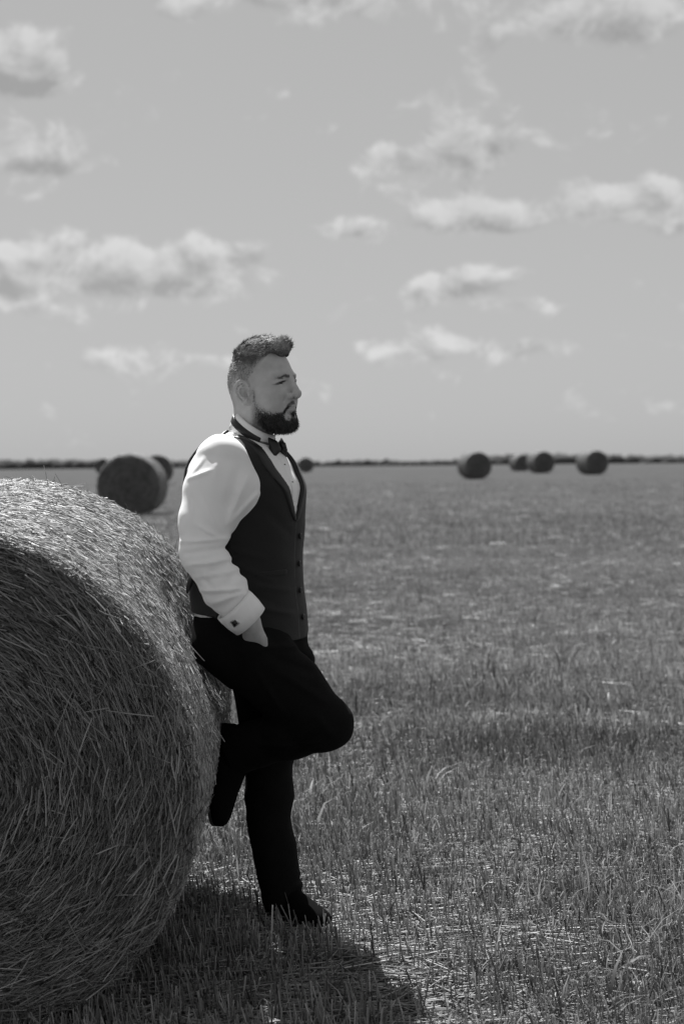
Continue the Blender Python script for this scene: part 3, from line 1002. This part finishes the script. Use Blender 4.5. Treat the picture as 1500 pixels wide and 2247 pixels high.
# clipped hair on the sides
p, g = on_surface(head_sdf, 9000, (-.12, -.09, -.02), (.05, .09, .1), lambda t: (t[:, 0] < np.interp(t[:, 2], [-.06, 0, .05, .1], [-.03, -.02, .02, .045])) & (hair_zone(t) < .01) & (np.abs(t[:, 1]) < .083))
n = len(p); dr = np.array([-.3, 0, -1.0]) + RNG.normal(0, .3, (n, 3)); L = RNG.uniform(.002, .006, n) * np.clip((p[:, 2] + .03) / .08, .2, 1.4)
path = p[:, None] + (g * .6 + dr * .5)[:, None] * (L[:, None] * np.array([0, 1.0]))[..., None]
v, q = tubes(path @ HM + HO - BASE, np.array([.0005, .0003]), 2, g @ HM)
o = link('clipped_sides', mesh_np('clipped_sides', v, q, False, {'tone': per_strand(RNG.uniform(.1, .26, n) + .2 * np.clip((.06 - p[:, 2]) / .06, 0, 1), 2, 2)}), MAT_HAIR, hair); tag(o, None, None, None, 'stuff')

# beard
p, g = on_surface(head_sdf, 42000, (-.0, -.075, -.12), (.12, .075, .02), lambda t: beard_mask(t) > RNG.uniform(.05, .95, len(t)))
n = len(p)
dr = np.array([.35, 0, -1.0]) + RNG.normal(0, .3, (n, 3))
low = np.clip((-.055 - p[:, 2]) / .04, 0, 1)
L = (.004 + .0065 * low) * RNG.uniform(.7, 1.2, n)
path = p[:, None] - g[:, None] * .001 + ((g * (.55 + .5 * low[:, None])) + dr * .6)[:, None] * (L[:, None] * np.array([0, .5, 1.0]))[..., None]
v, q = tubes(path @ HM + HO - BASE, np.array([.0006, .0006, .0002]), 2, g @ HM)
beard = link('beard', mesh_np('beard', v, q, False, {'tone': per_strand(np.clip(RNG.normal(.065, .035, n), .012, .18), 3, 2)}), MAT_HAIR, person); tag(beard, None, None, None, 'stuff')


# ---------------- clothes
def shirt_arm(P, m):
    g = (lambda x: mirror(x)) if m else (lambda x: x)
    S_ = SH_L if m else SH_R
    up1 = g(W(472, 1078, -.20)); mid = g(W(453, 1140, -.225)); cuff = g(W(528, 1345, -.255))
    d = rcone(P, S_ + np.array([0, 0, .012]), up1, .070, .082)
    d = smin(d, rcone(P, up1, g(W(500, 1075, -.18)), .082, .08), .03)
    d = smin(d, rcone(P, up1, mid, .082, .072), .03)
    d = smin(d, rcone(P, mid, g(ELB), .070, .062), .03)
    d = smin(d, rcone(P, g(ELB), g(FOR1), .061, .057), .03)
    d = smin(d, rcone(P, g(FOR1), cuff, .057, .047), .02)
    return d


def creases(P, lines, y0=-.12):
    """drawn folds of the cloth on his near side: raised (or sunk) lines"""
    x, y, z = P[:, 0], P[:, 1], P[:, 2]
    near = np.clip((y0 - y) / .06, 0, 1)
    out = 0
    for (ax_, az_, bx_, bz_, amp, w_) in lines:
        ex_, ez_ = bx_ - ax_, bz_ - az_
        t_ = np.clip(((x - ax_) * ex_ + (z - az_) * ez_) / (ex_ ** 2 + ez_ ** 2), 0, 1)
        dd = np.hypot(x - ax_ - t_ * ex_, z - az_ - t_ * ez_)
        out = out + near * amp * np.exp(-(dd / w_) ** 2) * np.sin(np.pi * np.clip(t_ * .9 + .05, 0, 1)) ** .5
    return out


def crease_lines(rows, y):
    r = []
    for (px, py, qx, qy, amp, w_) in rows:
        a_, b_ = W(px, py, y), W(qx, qy, y); r.append((a_[0], a_[2], b_[0], b_[2], amp, w_))
    return r


VEST_FOLDS = crease_lines(((540, 1325, 645, 1352, .005, .008), (510, 1290, 600, 1322, -.004, .010), (505, 1205, 580, 1225, .004, .010), (560, 1285, 640, 1300, .004, .009),
                           (520, 1240, 600, 1275, .004, .008), (585, 1120, 640, 1180, -.003, .012), (500, 1165, 520, 1330, .003, .006)), -.17)
LEG_FOLDS = crease_lines(((580, 1420, 668, 1425, .008, .008), (590, 1440, 690, 1480, -.006, .010), (600, 1465, 720, 1540, .006, .010), (560, 1470, 620, 1560, .006, .009),
                          (620, 1640, 720, 1620, .007, .008), (640, 1655, 700, 1600, -.005, .009), (560, 1640, 640, 1640, .005, .009), (690, 1560, 740, 1620, .004, .012)), -.24)
SLEEVE_FOLDS = []
for (px, py, qx, qy, amp, w_) in ((412, 1051, 462, 1032, .0035, .007), (414, 1046, 446, 1004, .002, .008), (540, 1050, 500, 1150, .006, .010), (562, 1085, 505, 1148, .006, .008),
                                  (520, 1030, 500, 1110, -.005, .012), (445, 1090, 478, 1160, .004, .012), (425, 1100, 440, 1180, -.004, .015), (398, 1188, 500, 1182, .006, .007),
                                  (405, 1215, 505, 1200, -.005, .009), (412, 1240, 512, 1226, .006, .008), (425, 1268, 520, 1250, .005, .008), (440, 1262, 470, 1290, -.004, .010),
                                  (440, 1296, 540, 1290, .006, .007), (470, 1322, 535, 1300, .005, .007), (480, 1000, 470, 1060, .003, .014), (430, 1150, 480, 1178, .005, .008)):
    a_, b_ = W(px, py, -.28), W(qx, qy, -.28)
    SLEEVE_FOLDS.append((a_[0], a_[2], b_[0], b_[2], amp * 1.7, w_ * .85))


def shirt_sdf(P):
    t = torso_outer(P) + .009
    d = smax(t, zpy(1352) - P[:, 2], .004)
    arm = np.minimum(shirt_arm(P, False), shirt_arm(P, True))
    d = smin(d, arm, .045)
    # folds: soft drapery everywhere, tight rings at the crook of the elbow and above the cuff
    x, y, z = P[:, 0], P[:, 1], P[:, 2]
    along = x * .55 - z * .8
    fold = .0035 * vnoise(x * 9 + z * 6, y * 9, z * 14 - x * 9) + .0022 * vnoise(x * 22 - z * 12, y * 20, z * 25 + x * 14)
    crook = np.exp(-((z - zpy(1250)) / .10) ** 2)
    fold += crook * .003 * np.sin(along * 150 + 3 * vnoise(x * 12, y * 12, z * 12)) * np.clip((x - W(445, 1250)[0]) / .05, 0, 1)
    fold -= creases(P, SLEEVE_FOLDS)
    d = d + fold
    # hollow neck
    d = smax(d, -rcone(P, NECK0 + (0, 0, -.05), NECK1 + (0, 0, .05), .062, .062), .004)
    return d


box_lo, box_hi = np.array([W(380, 1000)[0], -.40, zpy(1400)]), np.array([W(700, 1000)[0], .40, zpy(925)])
shirt = mesh_man('shirt', shirt_sdf, box_lo, box_hi, .0047, MAT_SHIRT, person)


def vneck(z):
    pyk = [930, 946, 996, 1025, 1058, 1092, 1140, 1146]
    vk = [.068, .073, .078, .074, .058, .036, .006, -.02]
    zk = [zpy(k) for k in pyk]
    return np.interp(z, zk[::-1], vk[::-1])


Z_ARM = zpy(1052)


def armhole(P):
    u, v = tor_uv(P)
    c = np.hypot((u + .002) / .114, (P[:, 2] - Z_ARM) / .128)
    return np.maximum((c - 1) * .11, .082 - np.abs(v))


HEM = lambda u: np.interp(u, [-.2, -.05, .07, .12, .165], [zpy(1334), zpy(1342), zpy(1356), zpy(1378), zpy(1412)])


def vest_body(P, extra=0.0):
    t = torso_outer(P)
    u, v = tor_uv(P)
    near_panel = .003 * np.clip((v + .006) / .003, 0, 1) * (u > .05)      # right front laps over the left
    f = .0016 * vnoise(P[:, 0] * 12, P[:, 1] * 12, P[:, 2] * 26 + P[:, 0] * 12)
    d = np.maximum(t - near_panel - extra + f - creases(P, VEST_FOLDS, -.04), -(t + .014))
    d = smax(d, -armhole(P), .003)
    d = smax(d, HEM(u) - P[:, 2], .003)
    d = smax(d, P[:, 2] - zpy(948) - .03 - np.abs(v) * .0, .004)
    ncut = rcone(P, NECK0 + (0, 0, -.05), NECK1 + (0, 0, .05), .070, .070)
    return smax(d, -ncut, .003), u, v


def vest_front(P):
    d, u, v = vest_body(P)
    cut = np.where(u > -.01, vneck(P[:, 2]) - np.abs(v), .05)
    cut = np.where((u > -.01), cut, -1)
    d = smax(d, np.where(u > -.01, vneck(P[:, 2]) - np.abs(v), -1.0), .003)
    return smax(d, -.006 - u, .002)


def vest_back(P):
    d, u, v = vest_body(P, -.0015)
    return smax(d, u + .006, .002)


def lapel_sdf(P):
    d, u, v = vest_body(P, .0055)
    a = np.abs(v)
    w = np.interp(P[:, 2], [zpy(1150), zpy(1120), zpy(1050), zpy(960)], [.006, .022, .033, .030])
    d = smax(d, np.maximum(vneck(P[:, 2]) - .002 - a, a - vneck(P[:, 2]) - w), .003)
    d = smax(d, zpy(1152) - P[:, 2], .002)
    return smax(d, .004 - u, .002)


waistcoat = mesh_man('waistcoat', vest_front, box_lo, box_hi, .004, MAT_VEST, person)
back_panel = mesh_man('back_panel', vest_back, box_lo, box_hi, .004, MAT_LINING, waistcoat)
lapel = mesh_man('lapel', lapel_sdf, box_lo, box_hi, .0036, MAT_SATIN, waistcoat)


def disc(c, nrm, r, th, seg=14):
    n = Vector(nrm).normalized(); a = n.orthogonal().normalized(); b = n.cross(a)
    vs = []
    for (rr, h) in ((r * .8, -th / 2), (r, -th / 4), (r, th / 4), (r * .8, th / 2), (r * .45, th * .25)):
        for k in range(seg):
            t = 2 * math.pi * k / seg
            vs.append(Vector(c) + a * (rr * math.cos(t)) + b * (rr * math.sin(t)) + n * h)
    q = [(i * seg + k, i * seg + (k + 1) % seg, (i + 1) * seg + (k + 1) % seg, (i + 1) * seg + k) for i in range(4) for k in range(seg)]
    i = len(vs); vs += [Vector(c) - n * th / 2, Vector(c) + n * th * .2]
    tri = [(i, (k + 1) % seg, k) for k in range(seg)] + [(4 * seg + k, 4 * seg + (k + 1) % seg, i + 1) for k in range(seg)]
    return np.array([tuple(v) for v in vs]), [np.array(q), np.array(tri)]


for py in (1176, 1236, 1294, 1352):
    z = zpy(py)
    pt = np.array([[0.0, 0, z]])
    cx, cy, aa = float(TORSO.t[0](z)), float(TORSO.t[1](z)), float(TORSO.t[2](z))
    c = np.array([cx, cy, z]) + TF * (aa + .0045) - TR * .030
    v, q = disc(c - BASE, TF - TR * .25, .0088, .007)
    link('button', mesh_np('button', v, q, False), MAT_BUTTON, waistcoat)
# shirt front: placket and small studs
for py in (1022, 1060, 1098):
    z = zpy(py)
    c = np.array([float(TORSO.t[0](z)), float(TORSO.t[1](z)), z]) + TF * (float(TORSO.t[2](z)) - .007)
    v, q = disc(c - BASE, TF, .005, .003)
    link('stud', mesh_np('stud', v, q, False), MAT_BUTTON, shirt)


def placket(P):
    t = torso_outer(P) + .009; u, v = tor_uv(P)
    d = np.maximum(t - .0035, -(t + .004))
    d = smax(d, np.abs(v + .004) - .016, .002)
    return np.maximum(np.maximum(d, -u + .02), np.maximum(P[:, 2] - zpy(985), zpy(1150) - P[:, 2]))


link_p = mesh_man('placket', placket, np.array([W(560, 1000)[0], -.2, zpy(1160)]), np.array([W(700, 1000)[0], .1, zpy(975)]), .003, MAT_SHIRT, shirt)

def welt(P):
    t = torso_outer(P); u, v = tor_uv(P)
    d = np.maximum(t - .0055, -(t + .002))
    zl = zpy(1252) + (P[:, 0] - W(600, 1252)[0]) * .06
    d = np.maximum(d, np.abs(P[:, 2] - zl) - .007)
    d = np.maximum(d, np.abs(P[:, 0] - W(600, 1252)[0]) - .042)
    return np.maximum(d, .02 - v)


mesh_man('pocket_welt', welt, np.array([W(560, 1252)[0], -.25, zpy(1268)]), np.array([W(640, 1252)[0], -.03, zpy(1238)]), .0028, MAT_VEST, waistcoat)

# waistcoat strap end hanging at the back
sp = np.array([[W(426, 1252, -.10), W(420, 1270, -.13), W(414, 1288, -.14), W(411, 1302, -.14)]]) - BASE
v, q = tubes(sp, np.array([[.012, .012, .009, .003]]), 4, TR[None])
link('strap', mesh_np('strap', v, q, True), MAT_SATIN, waistcoat)

# collar, neck band and bow tie
TI = R(37)
C_AX = TF * math.sin(TI) * .55 + UPV * math.cos(TI); C_AX /= np.linalg.norm(C_AX)
C_U = TF * math.cos(TI) - UPV * math.sin(TI)
C_C = W(556, 944, 0)


def band_mesh(r_u, r_v, h0, h1, th, a0=0.0, a1=2 * math.pi, seg=72, flare=0.0, top_drop=None, point=None):
    full = abs(a1 - a0 - 2 * math.pi) < 1e-6
    a = np.linspace(a0, a1, seg, endpoint=not full)
    rows = []
    for (dr, h) in ((th, h0), (th + flare * .5, (h0 + h1) / 2), (th + flare, h1), (flare, h1), (flare * .5, (h0 + h1) / 2), (0, h0)):
        hh = np.full(len(a), h)
        if point is not None and h == h1: hh = hh + point * np.exp(-((np.minimum(a, 2 * np.pi - a)) / .35) ** 2)
        rows.append(C_C + C_U * ((r_u + dr) * np.cos(a))[:, None] + TR * ((r_v + dr) * np.sin(a))[:, None] + C_AX * hh[:, None])
    v = np.stack(rows, 0); n = len(a)
    i = np.arange(6 * n).reshape(6, n)
    j = np.roll(i, -1, 0)
    if full: q = np.stack([i, np.roll(i, -1, 1), np.roll(j, -1, 1), j], -1).reshape(-1, 4)
    else:
        q = np.stack([i[:, :-1], i[:, 1:], j[:, 1:], j[:, :-1]], -1).reshape(-1, 4)
        q = np.concatenate([q, [[i[0, 0], i[1, 0], i[4, 0], i[5, 0]], [i[1, 0], i[2, 0], i[3, 0], i[4, 0]], [i[5, -1], i[4, -1], i[1, -1], i[0, -1]], [i[4, -1], i[3, -1], i[2, -1], i[1, -1]]]])
    return v.reshape(-1, 3) - BASE, q


v, q = band_mesh(.068, .067, -.030, .026, .004, flare=-.004)
link('collar', mesh_np('collar', v, q, True), MAT_SHIRT, shirt)
bow = bpy.data.objects.new('bow_tie', None); COL.objects.link(bow); bow.parent = person; bow.empty_display_size = .05
v, q = band_mesh(.0672, .0662, -.011, .0095, .0062, R(40), R(320))
link('neck_band', mesh_np('neck_band', v, q, True), MAT_SATIN, bow)
BT = W(607, 981, -.03) + TF * .010
BN = TF * .93 + UPV * .25; BN /= np.linalg.norm(BN)
BU = np.cross(TR, BN) * -1
if BU[2] < 0: BU = -BU


def wing(s):
    us = np.linspace(0, 1, 9); rows = []
    for t in us:
        hw = .009 + .024 * t ** .8 - (.003 if t > .95 else 0)
        dep = .005 + .010 * math.sin(math.pi * min(1, t * 1.15)) 
        c = BT + TR * s * (.005 + .037 * t) - BN * .008 * t
        ring_ = []
        for k in range(12):
            an = 2 * math.pi * k / 12
            pl = .0025 * math.cos(3 * an + 2) * (1 - t * .3)
            ring_.append(c + BU * (hw * math.sin(an)) + BN * ((dep + pl) * math.cos(an)))
        rows.append(ring_)
    v = np.array(rows).reshape(-1, 3) - BASE
    i = np.arange(9 * 12).reshape(9, 12)
    q = np.stack([i[:-1], np.roll(i[:-1], -1, 1), np.roll(i[1:], -1, 1), i[1:]], -1).reshape(-1, 4)
    cap = np.array([[i[-1, k], i[-1, k + 1], i[-1, 10 - k], i[-1, 11 - k]] for k in range(5)])
    return v, np.concatenate([q, cap])


for s in (1, -1):
    v, q = wing(s)
    link('wing', mesh_np('wing', v, q, True), MAT_SATIN, bow)
v, q = tubes(np.array([[BT - BU * .013 + BN * .006, BT - BU * .007 + BN * .012, BT + BU * .007 + BN * .012, BT + BU * .013 + BN * .006]]) - BASE, np.array([[.006, .009, .009, .006]]), 8, BN[None])
link('knot', mesh_np('knot', v, q, True), MAT_SATIN, bow)

# cuffs and cufflink
def cuff_mesh(g):
    a, b = g(W(512, 1327, -.262)), g(W(548, 1362, -.25))
    ax = (b - a) / np.linalg.norm(b - a); e1 = np.cross(ax, TR); e1 /= np.linalg.norm(e1); e2 = np.cross(ax, e1)
    prof = [(.0585, -.03), (.0600, .2), (.0590, .6), (.0545, 1.04), (.0515, 1.04), (.054, .6), (.055, .0)]
    an = np.linspace(0, 2 * np.pi, 40, endpoint=False)
    rows = [a + (b - a) * t + e1 * (r * np.cos(an) * (1 + .03 * np.cos(2 * an)))[:, None] + e2 * (r * .9 * np.sin(an))[:, None] for r, t in prof]
    i = np.arange(7 * 40).reshape(7, 40); j = np.roll(i, -1, 0)
    q = np.stack([i, np.roll(i, -1, 1), np.roll(j, -1, 1), j], -1).reshape(-1, 4)
    return np.concatenate(rows) - BASE, q


for m in (False, True):
    v, q = cuff_mesh((lambda x: mirror(x)) if m else (lambda x: x))
    link('cuff', mesh_np('cuff', v, q, True), MAT_SHIRT, shirt)


def box_mesh(c, ex, ey, ez, bev=.0006):
    vs = np.array([c + ex * sx_ + ey * sy_ + ez * sz_ for sx_ in (-1, 1) for sy_ in (-1, 1) for sz_ in (-1, 1)])
    return vs - BASE, np.array([(0, 1, 3, 2), (4, 6, 7, 5), (0, 4, 5, 1), (2, 3, 7, 6), (0, 2, 6, 4), (1, 5, 7, 3)])


CL = W(516, 1366, -.302)
d1 = W(524, 1360, -.302) - CL; d1 /= np.linalg.norm(d1)
nrm = np.array([-.25, -.95, -.2]); nrm /= np.linalg.norm(nrm)
d2 = np.cross(nrm, d1); d2 /= np.linalg.norm(d2)
v, q = box_mesh(CL, d1 * .0095, d2 * .0095, nrm * .003)
link('cufflink', mesh_np('cufflink', v, q), MAT_METAL, shirt)
v, q = box_mesh(CL + nrm * .0026, d1 * .0062, d2 * .0062, nrm * .002)
link('cufflink_stone', mesh_np('cufflink_stone', v, q), MAT_BUTTON, shirt)


# trousers
def lring(py, l, r, y, k=1.0):
    p, q2 = W(l, py, y), W(r, py, y); h = (q2[0] - p[0]) / 2
    return (float(p[2]), float((p[0] + q2[0]) / 2), y, h, h * k)


STAND = Loft([lring(1440, 478, 690, .07, .8), lring(1520, 512, 690, .07, .85), lring(1600, 526, 672, .065, .95), lring(1700, 535, 641, .06, 1.15), lring(1745, 536, 646, .06, 1.1),
              lring(1790, 540, 638, .055, 1.1), lring(1850, 550, 650, .05, 1.0), lring(1900, 560, 656, .045, 1.0), lring(1950, 570, 664, .04, 1.0), lring(1992, 575, 671, .035, 1.0)], (1, 0), 2.1)


def trouser_sdf(P):
    pel = TORSO(P) + .007
    pel = smax(pel, P[:, 2] - np.interp(P[:, 0], [W(425, 1345)[0], W(660, 1345)[0]], [zpy(1346), zpy(1352)]), .004)
    d = smin(pel, ell(P, W(527, 1408, -.04), (.128, .165, .122)), .04)                # seat
    d = smax(d, P[:, 2] - zpy(1346), .003)
    d = smin(d, STAND(P), .05)
    th = rcone(P, W(554, 1440, -.10), W(634, 1512, -.17), .110, .094)
    th = smin(th, rcone(P, W(634, 1512, -.17), KNEE_R, .094, .071), .04)
    d = smin(d, th, .03)
    kn = smin(rcone(P, KNEE_R, W(640, 1610, -.165), .071, .068), rcone(P, W(640, 1610, -.165), ANK_R, .068, .070), .03)
    hem = (P - ANK_R) @ ((KNEE_R - ANK_R) / np.linalg.norm(KNEE_R - ANK_R))
    kn = smax(kn, -.004 - hem, .006)
    d = smin(d, kn, .025)
    pk = rcone(P, W(556, 1422, -.200), W(572, 1480, -.185), .042, .036)                  # hand in the pocket
    d = smin(d, pk, .03)
    x, y, z = P[:, 0], P[:, 1], P[:, 2]
    d = d + .004 * vnoise(x * 9, y * 9, z * 15 + x * 9) + .0024 * vnoise(x * 26, y * 22, z * 30 - x * 20)
    brk = np.exp(-((z - zpy(1945)) / .03) ** 2) * np.clip((x - W(640, 1900)[0]) / .02, 0, 1)
    return (d - .004 * brk * np.sin(z * 180) - creases(P, LEG_FOLDS, -.08)).astype(np.float32)


trousers = mesh_man('trousers', trouser_sdf, (W(405, 1000)[0], -.34, zpy(2010)), (W(800, 1000)[0], .30, zpy(1335)), .005, MAT_TROUSER, person)


# shoes: stations along the length from heel to toe
SHOE = [(0.0, .012, .055, .022), (.012, .006, .080, .032), (.04, .004, .092, .037), (.08, .006, .098, .039), (.12, .009, .094, .041), (.16, .008, .082, .046),
        (.20, .006, .070, .050), (.235, .007, .062, .047), (.265, .010, .055, .039), (.285, .014, .047, .027), (.293, .019, .038, .012)]


def shoe(origin, ax, upv, long=1.0, tall=1.0):
    ax = np.asarray(ax) / np.linalg.norm(ax); upv = np.asarray(upv) - ax * (np.asarray(upv) @ ax); upv /= np.linalg.norm(upv)
    sd = np.cross(upv, ax)
    def rings(rows, seg=24, dz=0):
        out = []
        an = np.linspace(0, 2 * np.pi, seg, endpoint=False)
        for (s_, b0, t0, w) in rows:
            s_, t0 = s_ * long, t0 * tall
            cz, hz = (b0 + t0) / 2, (t0 - b0) / 2
            cs, sn = np.cos(an), np.sin(an)
            y_ = w * np.sign(cs) * np.abs(cs) ** .75 * np.where(sn > 0, 1 - .25 * sn, 1)
            z_ = cz + hz * np.sign(sn) * np.abs(sn) ** np.where(sn < 0, .5, .9)
            out.append(origin + ax * s_ + sd * y_[:, None] + upv * z_[:, None])
        n = len(out); i = np.arange(n * seg).reshape(n, seg)
        q = np.stack([i[:-1], i[1:], np.roll(i[1:], -1, 1), np.roll(i[:-1], -1, 1)], -1).reshape(-1, 4)
        cap0 = np.array([[i[0, k], i[0, k + 1], i[0, seg - 2 - k], i[0, seg - 1 - k]] for k in range(seg // 2 - 1)])
        cap1 = np.array([[i[-1, seg - 1 - k], i[-1, seg - 2 - k], i[-1, k + 1], i[-1, k]] for k in range(seg // 2 - 1)])
        return np.concatenate(out) - BASE, np.concatenate([q, cap0, cap1])
    v, q = rings(SHOE)
    o = link('shoe', mesh_np('shoe', v, q, True), MAT_LEATHER, person)
    v, q = rings([(s_, b0 - .006, b0 + .004, w + .003) for (s_, b0, t0, w) in SHOE])
    link('sole', mesh_np('sole', v, q, True), MAT_BUTTON, o)
    v, q = rings([(-.002, -.016, .006, .02), (.01, -.016, .006, .03), (.04, -.016, .006, .034), (.07, -.016, .008, .034), (.075, -.014, .008, .030)])
    link('heel', mesh_np('heel', v, q, True), MAT_BUTTON, o)
    return o


gz = float(ground_z(W(640, 2030, .03)[0], .03))
so = W(592, 2030, .09); so[2] = gz + .014
shoe(so, np.array([.66, -.75, -.045]), UPV, .88)
ro = W(466, 1586, -.06)
shoe(ro, W(456, 1812, -.11) - ro, np.array([1.0, -.1, 0]), 1.0, 1.18)


# ------------------------------------------------------------------ stubble, regrowth and loose straw on the field
def keep_out(x, y):
    inb = (np.abs(x - BALE_LOC.x) < .34) & (y > -.82) & (y < .42)
    shoe_ = (np.abs(x - W(628, 2030, .0)[0]) < .07) & (np.abs(y - .04) < .05)
    return ~(inb | shoe_)


def scatter(n, d0, d1, how='area', half=R(19)):
    if how == 'area': d = np.sqrt(RNG.uniform(d0 ** 2, d1 ** 2, n))
    else: d = 1 / RNG.uniform(1 / d1, 1 / d0, n)
    a = RNG.uniform(-half, half, n)
    return d * np.sin(a), CAM[1] + d * np.cos(a)


def patch(x, y): return np.clip(.5 + .85 * (vnoise(x * 1.3, y * .9, 1.7) * .6 + vnoise(x * 3.3, y * 3.3, 5.2) * .45), 0, 1)


def streak(x, y):
    """swaths left by the harvester: long bands across the field; base tone also drops with distance"""
    return np.interp(y, [-1, 3, 10, 40], [.82, .80, .72, .70]) * np.clip(1.0 + .16 * vnoise(x * .045 + 2, y * .22, 8.8) + .20 * vnoise(x * .25, y * .7, 2.2) + .26 * vnoise(x * .9, y * 1.6, 6.2), .45, 1.5)


def rows_snap(x, y, pitch, jit, ang=R(14)):
    c, s = math.cos(ang), math.sin(ang)
    a, b = x * c + y * s, -x * s + y * c
    b = np.round(b / pitch) * pitch + RNG.normal(0, jit, len(b))
    return a * c - b * s, a * s + b * c


def stems(n, d0, d1, how, wscale=1.0, hscale=1.0):
    x, y = scatter(n, d0, d1, how)
    k = RNG.random(n) < .75
    xr, yr = rows_snap(x, y, .125, .022)
    x, y = np.where(k, xr, x), np.where(k, yr, y)
    m = keep_out(x, y) & (RNG.random(n) < .08 + 1.3 * patch(x * 1.7 + 9, y * 1.7)); x, y = x[m], y[m]; n = len(x)
    z = ground_z(x, y)
    h = np.clip(RNG.normal(.052, .02, n), .018, .12) * hscale * (.65 + .75 * patch(x, y))
    lean = np.stack([RNG.normal(-.10, .16, n), RNG.normal(.02, .16, n), np.ones(n)], 1)
    p0 = np.stack([x, y, z - .005], 1)
    path = p0[:, None] + lean[:, None] * (h[:, None] * np.array([0, .55, 1.0]))[..., None]
    path[:, 2, :2] += RNG.normal(0, .006, (n, 2))
    rd = RNG.uniform(.0013, .0026, n)[:, None] * np.array([1.1, 1, .95]) * wscale
    path, rd = path[:, [0, 2]], rd[:, [0, 2]]
    return path, rd, np.clip(RNG.normal(.34, .13, n), .08, .7) * streak(x, y)


def blades(n, d0, d1, how, wscale=1.0, hscale=1.0, broad=.06):
    x, y = scatter(n, d0, d1, how)
    # tufts
    nt = max(40, n // 14)
    cx, cy = scatter(nt, d0, d1, how)
    k = RNG.integers(0, nt, n); g = RNG.random(n) < .6
    x = np.where(g, cx[k] + RNG.normal(0, .03, n), x); y = np.where(g, cy[k] + RNG.normal(0, .03, n), y)
    m = keep_out(x, y) & (RNG.random(n) < .15 + 1.5 * patch(x + 30, y + 11)); x, y = x[m], y[m]; n = len(x)
    z = ground_z(x, y)
    h = np.clip(RNG.normal(.046, .022, n), .015, .14) * hscale * (.6 + .8 * patch(x + 30, y + 11))
    a = RNG.uniform(0, 2 * np.pi, n)
    dr = np.stack([np.cos(a), np.sin(a), np.zeros(n)], 1)
    cv = RNG.uniform(.1, 1.0, n) * h
    s = np.array([0, .35, .7, 1.0])
    path = np.stack([x, y, z - .003], 1)[:, None] + np.array([0, 0, 1.0]) * (h[:, None] * (s - .28 * s ** 3 * (cv / h)[:, None]))[..., None] + dr[:, None] * (cv[:, None] * s ** 2)[..., None]
    wide = RNG.random(n) < broad
    rd = (RNG.uniform(.0010, .0021, n) * np.where(wide, 2.1, 1))[:, None] * np.array([.8, 1.0, .75, .12]) * wscale
    if d0 > 8 and wscale < 1.7 or d0 > 20: path, rd = path[:, [0, 2, 3]], rd[:, [0, 2, 3]]
    side = np.stack([-np.sin(a), np.cos(a), np.zeros(n)], 1)
    flat = np.cross(np.array([0, 0, 1.0]) * .9 + dr * .4, side) + RNG.normal(0, .35, (n, 3))
    return path, rd, np.clip(RNG.normal(.21, .08, n), .05, .45) * streak(x, y), flat


def litter(n, d0, d1, how, wscale=1.0, l0=.03, l1=.16):
    x, y = scatter(n, d0, d1, how)
    m = keep_out(x, y) & (RNG.random(n) < .1 + 1.5 * (1 - patch(x + 30, y + 11))); x, y = x[m], y[m]; n = len(x)
    z = ground_z(x, y) + RNG.uniform(.001, .028, n)
    a = RNG.normal(0.25, .8, n); L = RNG.uniform(l0, l1, n)
    d = np.stack([np.cos(a), np.sin(a), RNG.normal(0, .09, n)], 1)
    c = np.stack([x, y, z], 1)
    path = c[:, None] + d[:, None] * (L[:, None] * np.array([-.5, 0, .5]))[..., None]
    path[:, 1, 2] += RNG.normal(.002, .004, n)
    rd = RNG.uniform(.0011, .0023, n)[:, None] * np.ones(3) * wscale
    path, rd = path[:, [0, 2]], rd[:, [0, 2]]
    return path, rd, np.clip(RNG.normal(.31, .12, n), .08, .65) * streak(x, y)


def add_strands(name, label, parts, mat, sides):
    V, Q, T, at = [], [], [], 0
    for k, pr in enumerate(parts):
        path, rd, tone = pr[:3]
        ns = sides[k]                                    # prisms near by, ribbons farther off
        v, q = tubes(path, rd, ns, pr[3] if len(pr) > 3 else None)
        V.append(v); Q.append(q + at); T.append(per_strand(tone, path.shape[1], ns)); at += len(v)
    o = link(name, mesh_np(name, np.concatenate(V), np.concatenate(Q), False, {'tone': np.concatenate(T)}), mat)
    tag(o, label, None, None, 'stuff')


add_strands('stubble', 'cut straw stubble standing all over the field',
            [stems(55000, 3.9, 8.5, 'area'), stems(60000, 8.5, 24, 'inv', 1.35, .85), stems(34000, 24, 75, 'inv', 2.6, 1.3)], MAT_STEM, (3, 2, 2))
add_strands('grass', 'short green regrowth between the stubble',
            [blades(39000, 3.9, 8.5, 'area'), blades(1400, 3.9, 9, 'area', 1.4, 1.8, .2), blades(1900, 9, 20, 'inv', 1.9, 1.8, .3), blades(48000, 8.5, 24, 'inv', 1.5, .9), blades(39000, 24, 85, 'inv', 3.2, 1.25)], MAT_GRASS, (2,) * 5)
add_strands('straw_litter', 'loose chopped straw lying between the stubble',
            [litter(55000, 3.9, 8.5, 'area'), litter(44000, 8.5, 24, 'inv', 1.4), litter(12000, 24, 70, 'inv', 2.6, .1, .4)], MAT_STRAW, (3, 2, 2))
